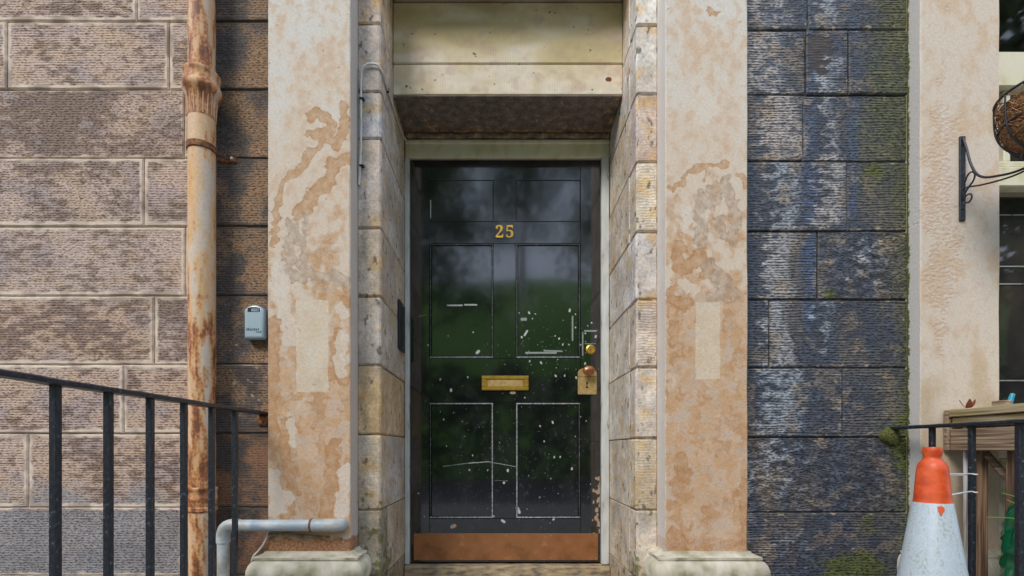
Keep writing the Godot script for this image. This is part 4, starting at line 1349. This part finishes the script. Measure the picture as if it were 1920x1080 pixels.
func build_downpipe() -> void:
	paint_downpipe()
	var t := thing("downpipe", "cream cast-iron downpipe streaked with orange rust", "pipe", Vector3(-1.165, 0, 0.072))
	var st := start()
	lathe(st, [Vector2(0.047, 2.0), Vector2(0.047, 2.9)], 32)
	obj("pipe", st, M.downpipe, t)
	st = start()
	lathe(st, [Vector2(0.0475, 0.41), Vector2(0.0475, 1.915)], 32)
	obj("pipe", st, M.downpipe, t)
	st = start()
	lathe(st, [Vector2(0.0475, GROUND), Vector2(0.0475, 0.36)], 32)
	obj("pipe", st, M.downpipe, t)
	st = start()
	lathe(st, [Vector2(0.0478, 1.855), Vector2(0.0495, 1.90), Vector2(0.054, 1.938), Vector2(0.066, 1.952), Vector2(0.069, 1.962), Vector2(0.070, 1.972), Vector2(0.067, 1.980), Vector2(0.0625, 1.986), Vector2(0.0615, 2.015), Vector2(0.065, 2.021), Vector2(0.065, 2.030), Vector2(0.060, 2.034), Vector2(0.046, 2.034)], 32)
	var c := obj("collar", st, M.downpipe, t)
	for k in 20:
		var a := TAU * k / 20.0
		st = start()
		tube(st, PackedVector3Array([Vector3(sin(a) * 0.0475, 1.86, cos(a) * 0.0475), Vector3(sin(a) * 0.0492, 1.90, cos(a) * 0.0492), Vector3(sin(a) * 0.0535, 1.938, cos(a) * 0.0535)]), 0.0024, 6)
		obj("flute", st, M.downpipe, c)
	st = start()
	lathe(st, [Vector2(0.0478, 0.33), Vector2(0.0478, 0.335), Vector2(0.053, 0.338), Vector2(0.053, 0.35), Vector2(0.049, 0.354), Vector2(0.0525, 0.378), Vector2(0.055, 0.383), Vector2(0.055, 0.392), Vector2(0.0525, 0.397), Vector2(0.052, 0.414), Vector2(0.055, 0.418), Vector2(0.055, 0.426), Vector2(0.046, 0.43)], 32)
	obj("collar", st, M.downpipe, t)
	st = start()
	lathe(st, [Vector2(0.047, 1.728), Vector2(0.0525, 1.730), Vector2(0.0525, 1.752), Vector2(0.047, 1.754)], 32)
	var b := obj("bracket", st, M.rust, t)
	st = start()
	box(st, Vector3(0.02, 1.730, -0.082), Vector3(0.098, 1.752, -0.064), 0.003)
	obj("ear", st, M.rust, b)
	st = start()
	tube(st, PackedVector3Array([Vector3(0.085, 1.741, -0.07), Vector3(0.085, 1.741, -0.052)]), 0.006, 6)
	obj("bolt", st, M.mortar_pale, b)

func railing(label: String, x: float, y: float, z0: float, first: float, step: float, n: int, end_z: float) -> Node3D:
	var t := thing("railing", label, "railing", Vector3(x, GROUND, 0))
	var top := y - GROUND
	var st := start()
	var lo := top - 0.0065
	# a flat handrail, slightly uneven from many coats of paint
	st.set_smooth_group(-1)
	var m := 30
	var ring := []
	for k in m + 1:
		var z := lerpf(z0, end_z, float(k) / m)
		var e := rng.randf_range(-0.0012, 0.0012)
		var r := []
		for p: Array in [[-0.017, lo], [0.017, lo], [0.019, lo + 0.003], [0.019, top + 0.003], [0.015, top + 0.0065], [-0.015, top + 0.0065], [-0.019, top + 0.003], [-0.019, lo + 0.003]]:
			r.append(Vector3(p[0], p[1] + e, z))
		ring.append(r)
	for k in m:
		for s in 8:
			quad(st, ring[k][s], ring[k][(s + 1) % 8], ring[k + 1][(s + 1) % 8], ring[k + 1][s], uv_of)
	for s in range(1, 7):
		tri(st, ring[m][0], ring[m][s], ring[m][s + 1], uv_of)
	obj("handrail", st, M.iron, t)
	for k in n:
		st = start()
		box(st, Vector3(-0.008, 0.0, -0.008), Vector3(0.008, lo + 0.001, 0.008), 0.0015)
		var o := obj("bar", st, M.iron, t)
		o.position.z = first + step * k
		o.rotation.y = rng.randf_range(-0.06, 0.06)
	return t

func build_railings() -> void:
	var a := railing("black iron railing in front of the pinkish brown wall and downpipe", -0.96, 0.72, 0.004, 0.21, 0.1393, 11, 1.70)
	var st := start()
	box(st, Vector3(-0.022, 0.835, -0.006), Vector3(0.022, 0.877, 0.016), 0.006)
	obj("wall_fixing", st, M.rust, a)
	var b := railing("black iron railing beside the traffic cone and wooden table", 1.58, 0.66, 0.004, 0.18, 0.148, 11, 1.75)
	st = start()
	lathe(st, [Vector2(0.0, -0.02), Vector2(0.030, -0.016), Vector2(0.040, 0.0), Vector2(0.034, 0.016), Vector2(0.015, 0.026), Vector2(0.0, 0.027)], 14, Vector3.ZERO, 0.12)
	var fx := obj("wall_fixing", st, M.moss, b, "mossy lump where the railing enters the wall")
	fx.position = Vector3(-0.012, 0.795, 0.0)
	fx.rotation.x = PI / 2

func build_pipes_and_cables() -> void:
	# waste pipe across the foot of the pilaster
	var t := thing("waste_pipe", "pale blue-grey waste pipe running across the pilaster foot and down", "pipe", Vector3(-1.05, GROUND, 0.127))
	var y := 0.288 - GROUND
	var st := start()
	tube(st, PackedVector3Array([Vector3(0.045, y, 0), Vector3(0.34, y, 0)]), 0.0215, 20)
	obj("pipe", st, M.waste_pipe, t)
	st = start()
	tube(st, curve([Vector3(0.06, y, 0), Vector3(0.035, y, 0), Vector3(0.012, y - 0.008, 0), Vector3(0.001, y - 0.03, 0), Vector3(0, y - 0.065, 0)], 5), 0.0245, 20)
	obj("elbow", st, M.waste_pipe, t)
	st = start()
	tube(st, PackedVector3Array([Vector3(0, y - 0.05, 0), Vector3(0, 0, 0)]), 0.0215, 20)
	obj("pipe", st, M.waste_pipe, t)
	st = start()
	tube(st, curve([Vector3(0.335, y, 0), Vector3(0.395, y, 0), Vector3(0.425, y, -0.004), Vector3(0.437, y, -0.018), Vector3(0.438, y, -0.034)], 5), 0.0240, 20)
	obj("elbow", st, M.waste_pipe, t)
	st = start()
	tube(st, PackedVector3Array([Vector3(0.330, y, 0), Vector3(0.337, y, 0)]), 0.0262, 20)
	obj("coupling", st, M.rust, t)
	# a lump of smeared mortar behind the pipe
	st = start()
	tube(st, curve([Vector3(0.16, y - 0.042, -0.030), Vector3(0.23, y - 0.036, -0.024), Vector3(0.31, y - 0.046, -0.026), Vector3(0.39, y - 0.050, -0.032)], 4), 0.012, 8, 0.8, 0.4)
	obj("mortar_smear", st, M.mortar_jamb, t)
	# thin cable hanging at the pilaster base
	var c := thing("cable", "thin white cable curling down beside the pilaster base under the waste pipe", "cable", Vector3(-0.905, 0.2, 0.10))
	st = start()
	tube(st, curve([Vector3(0.012, 0.075, 0.004), Vector3(0.010, 0.045, 0.006), Vector3(-0.004, 0.012, 0.008), Vector3(-0.022, -0.012, 0.008), Vector3(-0.05, -0.045, 0.0), Vector3(-0.07, -0.12, -0.04), Vector3(-0.07, -0.365, -0.06)], 5), 0.0035, 8)
	obj("sheath", st, M.cable, c)
	# cable over the left jamb into the frame
	var d := thing("cable", "white cable looped over the jamb stones into the door frame's corner", "cable", Vector3(-0.565, 1.70, 0.006))
	st = start()
	tube(st, curve([Vector3(-0.008, -0.06, 0.0), Vector3(-0.004, 0.0, 0.003), Vector3(0.0, 0.1, 0.003), Vector3(0.001, 0.25, 0.003), Vector3(0.001, 0.36, 0.003), Vector3(0.006, 0.402, 0.004), Vector3(0.022, 0.420, 0.005), Vector3(0.05, 0.424, 0.005), Vector3(0.070, 0.418, 0.003), Vector3(0.0835, 0.400, -0.014), Vector3(0.0835, 0.394, -0.06), Vector3(0.0835, 0.397, -0.2), Vector3(0.0835, 0.404, -0.38), Vector3(0.088, 0.418, -0.462)], 6), 0.0046, 10)
	obj("sheath", st, M.cable, d)
	for q: Array in [[0.015, 0.0], [0.285, 0.0], [0.39, 0.1]]:
		st = start()
		if q[1] == 0.0:
			box(st, Vector3(-0.006, q[0] - 0.004, -0.006), Vector3(0.014, q[0] + 0.004, 0.010), 0.002)
		else:
			box(st, Vector3(0.078, q[0] - 0.004, -0.105), Vector3(0.090, q[0] + 0.014, -0.097), 0.002)
		obj("clip", st, M.dark_plate, d)

func build_key_safe() -> void:
	var t := thing("key_safe", "small silver-blue combination key safe on the wall beside the stained pilaster", "key safe", Vector3(-0.978, 1.080, 0.0))
	var arch := func(hw: float, lo: float, hi: float, sag: float, r: float) -> PackedVector2Array:
		var o := PackedVector2Array()
		for k in 5:
			var a := -PI / 2 + PI / 2 * k / 4.0
			o.append(Vector2(hw - r + r * cos(a), lo + r + r * sin(a)))
		for k in 9:
			var u := lerpf(1.0, -1.0, k / 8.0)
			o.append(Vector2(hw * u, hi - sag * u * u))
		for k in 5:
			var a := PI + PI / 2 * k / 4.0
			o.append(Vector2(-hw + r + r * cos(a), lo + r + r * sin(a)))
		return o
	var st := start()
	extrude(st, arch.call(0.0445, -0.066, 0.072, 0.020, 0.012), -0.004, 0.022, 0.003)
	obj("back_case", st, M.safe_back, t)
	st = start()
	extrude(st, arch.call(0.0395, -0.068, 0.0675, 0.018, 0.010), 0.0215, 0.044, 0.010, 4)
	var b := obj("front_case", st, M.safe, t)
	st = start()
	extrude(st, PackedVector2Array([Vector2(-0.024, 0.038), Vector2(0.024, 0.038), Vector2(0.024, 0.053), Vector2(0.010, 0.057), Vector2(-0.010, 0.057), Vector2(-0.024, 0.053)]), 0.0435, 0.0449, 0.0004)
	obj("dial_window", st, M.black, b)
	for k in 4:
		st = start()
		box(st, Vector3(-0.0085 + k * 0.0078, 0.0395, 0.0448), Vector3(-0.0028 + k * 0.0078, 0.0505, 0.0462), 0.0006)
		obj("dial", st, M.white_plastic if k > 0 else M.safe, b)
	var letters := func(s: String, size: float, at: Vector3, m: Material) -> void:
		var tm := TextMesh.new()
		tm.text = s
		var font := SystemFont.new()
		font.font_names = PackedStringArray(["Droid Sans"])
		font.font_weight = 700
		tm.font = font
		tm.font_size = 32
		tm.pixel_size = size / 32.0
		tm.depth = 0.0006
		tm.curve_step = 4.0
		var o := MeshInstance3D.new()
		o.name = "lettering"
		o.mesh = tm
		o.material_override = m
		b.add_child(o, true)
		o.position = at
	letters.call("1", 0.009, Vector3(0.0022, 0.0450, 0.0465), M.black)
	letters.call("1", 0.009, Vector3(0.0100, 0.0450, 0.0465), M.black)
	letters.call("0", 0.009, Vector3(0.0178, 0.0450, 0.0465), M.black)
	letters.call("Master", 0.0155, Vector3(-0.004, -0.031, 0.0443), M.safe_back)
	letters.call("Lock", 0.010, Vector3(0.019, -0.041, 0.0443), M.safe_back)

func build_cone() -> void:
	paint_sleeve()
	var t := thing("traffic_cone", "orange traffic cone with a dirty white reflective sleeve", "traffic cone", Vector3(1.31, GROUND, 0.481))
	var g := -GROUND
	var st := start()
	box(st, Vector3(-0.185, 0.0, -0.185), Vector3(0.185, 0.035, 0.185), 0.012)
	obj("base", st, M.rubber, t)
	st = start()
	lathe(st, [Vector2(0.1445, 0.034), Vector2(0.1290, 0.05), Vector2(0.0468, 0.414 + g), Vector2(0.0449, 0.425 + g), Vector2(0.0390, 0.505 + g), Vector2(0.0367, 0.523 + g), Vector2(0.0320, 0.535 + g), Vector2(0.0234, 0.543 + g), Vector2(0.0207, 0.549 + g), Vector2(0.0215, 0.555 + g), Vector2(0.0242, 0.566 + g), Vector2(0.0242, 0.574 + g), Vector2(0.0222, 0.580 + g), Vector2(0.0215, 0.582 + g), Vector2(0.0187, 0.582 + g), Vector2(0.0172, 0.560 + g)], 40)
	obj("body", st, M.orange, t)
	st = start()
	lathe(st, [Vector2(0.1188, 0.10), Vector2(0.1201, 0.102), Vector2(0.0488, 0.4125 + g), Vector2(0.0477, 0.4145 + g), Vector2(0.0460, 0.4145 + g)], 48)
	var sl := obj("sleeve", st, M.sleeve, t, "white retroreflective sleeve with honeycomb cells")
	st = start()
	extrude(st, PackedVector2Array([Vector2(-0.006, 0.006), Vector2(-0.004, -0.008), Vector2(0.001, -0.021), Vector2(0.005, -0.012), Vector2(0.010, -0.004), Vector2(0.009, 0.005), Vector2(0.003, 0.009)]), -0.0015, 0.0012, 0.0005)
	var drip := obj("paint_drip", st, M.orange, sl)
	drip.position = Vector3(-0.020, 0.400 + g, 0.0480)
	drip.rotation = Vector3(-0.22, -0.40, 0)
	# two cable ties hold it to the railing bar
	for k in 2:
		var yy: float = [0.497, 0.425][k]
		var c := thing("cable_tie", ["upper white cable tie between the traffic cone's orange top and railing bar", "lower white cable tie between the cone's sleeve and railing bar"][k], "cable tie", Vector3(1.31, yy, 0.481))
		st = start()
		var r: float = [0.0400, 0.0455][k]
		var bar := Vector3(1.58 - 1.31, -0.006 + 0.012 * k, 0.18 + 0.148 - 0.481)
		var loop := [Vector3(cos(0.5) * r, 0, -sin(0.5) * r), bar + Vector3(-0.03, 0.003, 0.018), bar + Vector3(0.0, 0, 0.0125), bar + Vector3(0.012, 0, 0.006), bar + Vector3(0.012, 0, -0.006), bar + Vector3(0, 0, -0.0125), bar + Vector3(-0.03, -0.004, -0.012), Vector3(cos(0.95) * r, -0.003, -sin(0.95) * r)]
		tube(st, curve(loop, 4), 0.0026, 6)
		obj("strap", st, M.white_plastic, c)

func build_table() -> void:
	var t := thing("wooden_table", "weathered timber table behind the railing with a half white leg", "table", Vector3(1.73, GROUND, 0.1))
	var o := Vector3(-1.73, -GROUND, -0.1)
	var plank := func(called: String, lo: Vector3, hi: Vector3, m: Material, bev := 0.003) -> MeshInstance3D:
		var s := start()
		box(s, lo + o, hi + o, bev)
		return obj(called, s, m, t)
	for k in 4:
		plank.call("plank", Vector3(1.722 + k * 0.128, 0.6985, 0.090 + 0.004 * (k % 2)), Vector3(1.844 + k * 0.128, 0.728 - 0.002 * (k % 2), 0.52), M.wood_green)
	plank.call("bearer", Vector3(1.732, 0.662, 0.094), Vector3(1.775, 0.6955, 0.515), M.wood_green)
	plank.call("bearer", Vector3(2.16, 0.662, 0.094), Vector3(2.21, 0.6955, 0.515), M.wood_green)
	plank.call("apron", Vector3(1.727, 0.570, 0.092), Vector3(1.758, 0.652, 0.515), M.wood_z)
	plank.call("apron", Vector3(2.185, 0.570, 0.092), Vector3(2.215, 0.652, 0.515), M.wood_z)
	plank.call("apron", Vector3(1.759, 0.575, 0.480), Vector3(2.184, 0.655, 0.505), M.wood_z)
	plank.call("end_board", Vector3(1.7215, 0.57, 0.0705), Vector3(2.215, 0.728, 0.0885), M.wood_z)
	plank.call("leg", Vector3(1.762, GROUND, 0.128), Vector3(1.80, 0.66, 0.168), M.wood_y)
	plank.call("leg", Vector3(1.752, GROUND, 0.116), Vector3(1.786, 0.66, 0.1275), M.white_wood)
	plank.call("leg", Vector3(2.14, GROUND, 0.116), Vector3(2.18, 0.66, 0.16), M.wood_y)
	for x in [1.762, 2.14]:
		var s := start()
		box(s, Vector3(-0.02, 0, -0.024), Vector3(0.02, 0.825, 0.024), 0.003, uv_of, Transform3D(Basis(Vector3.RIGHT, 0.035), Vector3(x + 0.02, 0, 0.262) + Vector3(o.x, 0, o.z)))
		obj("leg", s, M.wood_y, t)
	var s := start()
	tube(s, PackedVector3Array([Vector3(1.80, 0.60, 0.12) + o, Vector3(1.80, 0.40, 0.30) + o]), 0.016, 4)
	obj("brace", s, M.wood_z, t)
	# on the table
	var l := thing("dead_leaf", "curled red-brown dead leaf lying on the timber table top", "leaf", Vector3(1.762, 0.7285, 0.128))
	s = start()
	for q: Array in [[0.0, 0.028], [2.1, 0.022], [4.0, 0.024]]:
		s.set_smooth_group(0)
		var prev := []
		for k in 6:
			var u := k / 5.0
			var dir := Vector3(cos(q[0]), 0, sin(q[0]))
			var side := Vector3(-dir.z, 0, dir.x)
			var c: Vector3 = dir * q[1] * u + Vector3(0, 0.001 + 0.030 * u * u, 0)
			var wd: float = 0.010 * sin(PI * (0.12 + 0.83 * u))
			var row := [c - side * wd + Vector3(0, 0.006 * u, 0), c, c + side * wd + Vector3(0, 0.006 * u, 0)]
			if prev.size():
				quad(s, prev[0], prev[1], row[1], row[0], uv_of)
				quad(s, prev[1], prev[2], row[2], row[1], uv_of)
			prev = row
	obj("blade", s, M.dead_leaf, l)
	var h := thing("hand_tool", "small turquoise plastic handle sticking up above the timber table", "tool", Vector3(1.90, 0.728, 0.14))
	s = start()
	tube(s, curve([Vector3(0, 0.005, 0), Vector3(0.006, 0.02, 0), Vector3(0.014, 0.045, 0), Vector3(0.018, 0.055, 0)], 4), 0.010, 12, 1.0, 0.7)
	obj("handle", s, M.turquoise, h)
	s = start()
	box(s, Vector3(-0.045, 0.0, -0.02), Vector3(-0.002, 0.03, 0.02), 0.004)
	obj("block", s, M.wood_z, h)
	# glossy green bag under the table with grassy leaves
	var b := thing("plastic_bag", "crumpled glossy green plastic bag under the timber table", "bag", Vector3(1.735, GROUND, 0.395))
	s = start()
	s.set_smooth_group(0)
	var rows := 40
	var cols := 44
	var grid := []
	for r in rows + 1:
		var v := float(r) / rows
		var ring := []
		for c in cols:
			var a := TAU * c / cols
			var prof := (0.100 * sqrt(sin(PI * clampf(v * 0.88 + 0.06, 0, 1))) + 0.012) * (1.0 if v < 0.82 else lerpf(1.0, 0.30, (v - 0.82) / 0.18))
			var cr := absf(nz.get_noise_3d(cos(a) * 2.2, v * 6.5, sin(a) * 2.2)) * 0.030 + absf(nz.get_noise_3d(cos(a) * 5.0 + 9.0, v * 13.0, sin(a) * 5.0)) * 0.012
			var rr := prof - cr
			ring.append(Vector3(cos(a) * rr * 0.98, v * 0.66, sin(a) * rr * 0.80))
		grid.append(ring)
	for r in rows:
		for c in cols:
			var d := (c + 1) % cols
			quad(s, grid[r][d], grid[r][c], grid[r + 1][c], grid[r + 1][d], uv_of)
	for c in cols:
		tri(s, grid[rows][(c + 1) % cols], grid[rows][c], Vector3(0, 0.655, 0), uv_of)
	obj("skin", s, M.bag, b)
	var p := thing("grass_plant", "long bright green leaf blades poking out beside the green bag", "plant", Vector3(1.70, GROUND, 0.47))
	var w := Vector3(-1.70, -GROUND, -0.47)
	var blades := [
		[Vector3(1.715, GROUND, 0.475), Vector3(1.70, 0.26, 0.455), Vector3(1.66, 0.345, 0.42), Vector3(1.60, 0.352, 0.36)],
		[Vector3(1.72, GROUND, 0.48), Vector3(1.705, 0.34, 0.46), Vector3(1.68, 0.405, 0.42), Vector3(1.638, 0.432, 0.37)],
		[Vector3(1.71, GROUND, 0.48), Vector3(1.70, 0.31, 0.46), Vector3(1.685, 0.37, 0.42), Vector3(1.642, 0.412, 0.38)],
		[Vector3(1.70, GROUND, 0.50), Vector3(1.665, 0.30, 0.49), Vector3(1.652, 0.425, 0.475), Vector3(1.628, 0.418, 0.46), Vector3(1.612, 0.325, 0.45)],
		[Vector3(1.74, GROUND, 0.50), Vector3(1.74, 0.30, 0.49), Vector3(1.75, 0.48, 0.47), Vector3(1.77, 0.54, 0.45)]]
	for q: Array in blades:
		s = start()
		var pts := []
		for v: Vector3 in q:
			pts.append(v + w)
		tube(s, curve(pts, 6), 0.0062, 6, 0.6, 0.30)
		obj("blade", s, M.blade, p)

func build_basket() -> void:
	var t := thing("basket_bracket", "blue-black iron scroll bracket screwed to the flaking pilaster", "bracket", Vector3(1.797, 1.63, 0.065))
	var st := start()
	box(st, Vector3(-0.0115, -0.164, 0.0), Vector3(0.0115, 0.165, 0.007), 0.0015)
	obj("wall_plate", st, M.iron, t)
	var o := Vector3(0, -1.63, -0.065)
	var rod := func(pts: Array, r: float) -> void:
		var s := start()
		var q := []
		for p: Vector2 in pts:
			q.append(Vector3(0, p.y, p.x) + o)
		tube(s, curve(q, 6), r, 10)
		obj("rod", s, M.iron, t)
	rod.call([Vector2(0.072, 1.785), Vector2(0.085, 1.74), Vector2(0.102, 1.67), Vector2(0.125, 1.617), Vector2(0.155, 1.587), Vector2(0.20, 1.566), Vector2(0.26, 1.546), Vector2(0.33, 1.538), Vector2(0.40, 1.542)], 0.0042)
	rod.call([Vector2(0.073, 1.588), Vector2(0.095, 1.584), Vector2(0.14, 1.566), Vector2(0.21, 1.545), Vector2(0.27, 1.533), Vector2(0.33, 1.531)], 0.0032)
	rod.call([Vector2(0.078, 1.606), Vector2(0.088, 1.628), Vector2(0.104, 1.636), Vector2(0.118, 1.622), Vector2(0.114, 1.600), Vector2(0.098, 1.586), Vector2(0.082, 1.570), Vector2(0.075, 1.548)], 0.0032)
	rod.call([Vector2(0.073, 1.545), Vector2(0.086, 1.556), Vector2(0.103, 1.552), Vector2(0.106, 1.536), Vector2(0.095, 1.524), Vector2(0.084, 1.530)], 0.0030)
	for y in [-0.12, 0.13]:
		st = start()
		tube(st, PackedVector3Array([Vector3(0, y, 0.006), Vector3(0, y, 0.0105)]), 0.004, 8)
		obj("screw", st, M.iron, t)
	# basket resting on the bracket's arm
	var b := thing("hanging_basket", "black wire basket lined with brown coir fibre on the scroll bracket", "basket", Vector3(1.797, 1.546, 0.37))
	var rad := 0.13
	var hh := 0.205
	var ring := func(r: float, y: float, w: float) -> void:
		var pts := PackedVector3Array()
		for k in 41:
			pts.append(Vector3(cos(TAU * k / 40.0) * r, y, sin(TAU * k / 40.0) * r))
		var s := start()
		tube(s, pts, w, 6)
		obj("hoop", s, M.iron, b)
	ring.call(rad, hh, 0.004)
	ring.call(rad * 0.93, hh * 0.55, 0.003)
	ring.call(rad * 0.5, hh * 0.08, 0.003)
	for k in 10:
		var a := TAU * k / 10.0 + 0.15
		var pts := []
		for j in 8:
			var v := j / 7.0
			pts.append(Vector3(cos(a) * rad * sin(PI / 2 * minf(1.0, v * 1.15 + 0.02)), hh * pow(v, 1.9) + 0.002, sin(a) * rad * sin(PI / 2 * minf(1.0, v * 1.15 + 0.02))))
		st = start()
		tube(st, curve(pts, 3), 0.003, 6)
		obj("rib", st, M.iron, b)
	st = start()
	var prof := []
	for j in 12:
		var v := j / 11.0
		prof.append(Vector2((rad - 0.010) * sin(PI / 2 * minf(1.0, v * 1.15)), 0.008 + (hh - 0.03) * pow(v, 1.9)))
	lathe(st, prof, 36, Vector3.ZERO, 0.02)
	obj("liner", st, M.coir, b)
	st = start()
	for k in 420:
		var a := rng.randf() * TAU
		var v := rng.randf_range(0.25, 1.0)
		var r0: float = (rad - 0.009) * sin(PI / 2 * minf(1.0, v * 1.15))
		var y0: float = 0.008 + (hh - 0.03) * pow(v, 1.9)
		var a1 := a + rng.randf_range(0.15, 0.5) * (1 if rng.randf() < 0.7 else -1)
		var p0 := Vector3(cos(a) * r0, y0, sin(a) * r0)
		var p1 := Vector3(cos(a1) * (r0 + 0.003), y0 + rng.randf_range(0.01, 0.045), sin(a1) * (r0 + 0.003))
		tube(st, curve([p0, (p0 + p1) * 0.5 + Vector3(cos(a), 0, sin(a)) * 0.007, p1], 2), 0.0016, 4)
	var fib := obj("coir_fibres", st, M.fibre, b)
	fib.set_meta("kind", "stuff")

# across the street, mirrored in the gloss of the door: a grass bank with trees
func build_across() -> void:
	var st := start()
	st.set_smooth_group(0)
	var nx := 30
	var nzz := 14
	var at := func(i: int, j: int) -> Vector3:
		var x := lerpf(-60, 60, float(i) / nx)
		var z := lerpf(11, 50, float(j) / nzz)
		return Vector3(x, -0.34 + 15.5 * ss(-0.1, 1.0, (z - 11.0) / 30.0) * ss(0.0, 0.1, (z - 11.0) / 30.0) + 0.5 * nz.get_noise_2d(x * 0.08, z * 0.08), z)
	for i in nx:
		for j in nzz:
			quad(st, at.call(i, j), at.call(i, j + 1), at.call(i + 1, j + 1), at.call(i + 1, j), uv_of)
	structure("grass_bank", st, M.grass)
	var hd := thing("added_hedge", "dark clipped hedge added unseen at the foot of the grass bank to darken the door reflection", "added_hedge", Vector3(0, -0.32, 10.2))  # added out of view so the lower door mirrors something dark
	st = start()
	st.set_smooth_group(-1)
	for k in 11000:
		var c := Vector3(rng.randf_range(-16, 16), pow(rng.randf(), 0.7) * 3.0, rng.randf_range(-0.5, 0.6))
		c.y += 0.15 * nz.get_noise_2d(c.x * 0.7, 3.0) * c.y
		var u := Vector3(rng.randf_range(-1, 1), rng.randf_range(-1, 1), rng.randf_range(-1, 1)).normalized() * 0.13
		var v := u.cross(Vector3(rng.randf_range(-1, 1), rng.randf_range(-1, 1), rng.randf_range(-1, 1))).normalized() * 0.09
		quad(st, c - u, c + v, c + u, c - v, uv_of)
	obj("foliage", st, M.added_hedge, hd)
	var first := tree()
	var spots := [[-3.4, 16.5, 1.0], [6.2, 18.0, 1.15], [-13.0, 19.0, 1.2], [1.6, 31.0, 1.0], [20.0, 16.0, 1.3], [23.0, 21.0, 1.3], [28.0, 18.0, 1.3], [14.5, 12.6, 1.4], [-25.0, 20.0, 1.2], [-6.5, 33.0, 1.1]]  # the right-hand ones are added to darken what the window mirrors
	for k in spots.size():
		var o: Node3D = first
		if k > 0:
			o = first.duplicate()
			o.name = numbered("tree")
			add_child(o)
		var z: float = spots[k][1]
		o.position = Vector3(spots[k][0], -0.6 + 15.5 * ss(-0.1, 1.0, (z - 11.0) / 30.0), z)
		o.scale = Vector3.ONE * spots[k][2]
		o.rotation.y = k * 1.3

func tree() -> Node3D:
	var t := thing("tree", "tall broad-leaved tree standing on the grass bank across the street", "tree", Vector3.ZERO, "trees on the grass bank across the street")
	var st := start()
	tube(st, curve([Vector3(0, 0, 0), Vector3(0.1, 2.5, 0.1), Vector3(-0.1, 5.5, 0), Vector3(0.1, 9.0, 0.1)], 5), 0.34, 10, 1.0, 0.25)
	var ends := []
	for k in 14:
		var a := k * 2.4
		var y := 3.2 + k * 0.42
		var l := rng.randf_range(2.4, 4.2) * (1.0 - 0.035 * k)
		var e := Vector3(cos(a) * l, y + l * rng.randf_range(0.4, 0.9), sin(a) * l)
		tube(st, curve([Vector3(0, y, 0), Vector3(cos(a) * l * 0.5, y + l * 0.28, sin(a) * l * 0.5), e], 4), 0.11, 6, 1.0, 0.25)
		ends.append(e)
		ends.append(Vector3(0, y, 0).lerp(e, 0.6) + Vector3(rng.randf_range(-0.8, 0.8), 0.5, rng.randf_range(-0.8, 0.8)))
	ends.append(Vector3(0, 9.6, 0))
	obj("trunk", st, M.bark, t)
	st = start()
	st.set_smooth_group(-1)
	for e: Vector3 in ends:
		for k in 150:
			var d := Vector3(rng.randfn(0, 0.55), rng.randfn(0, 0.42), rng.randfn(0, 0.55))
			var c := e + d
			var u := Vector3(rng.randf_range(-1, 1), rng.randf_range(-1, 1), rng.randf_range(-1, 1)).normalized() * 0.15
			var v := u.cross(Vector3(rng.randf_range(-1, 1), rng.randf_range(-1, 1), rng.randf_range(-1, 1))).normalized() * 0.09
			quad(st, c - u, c + v, c + u, c - v, uv_of)
	obj("crown", st, M.leaf, t)
	return t
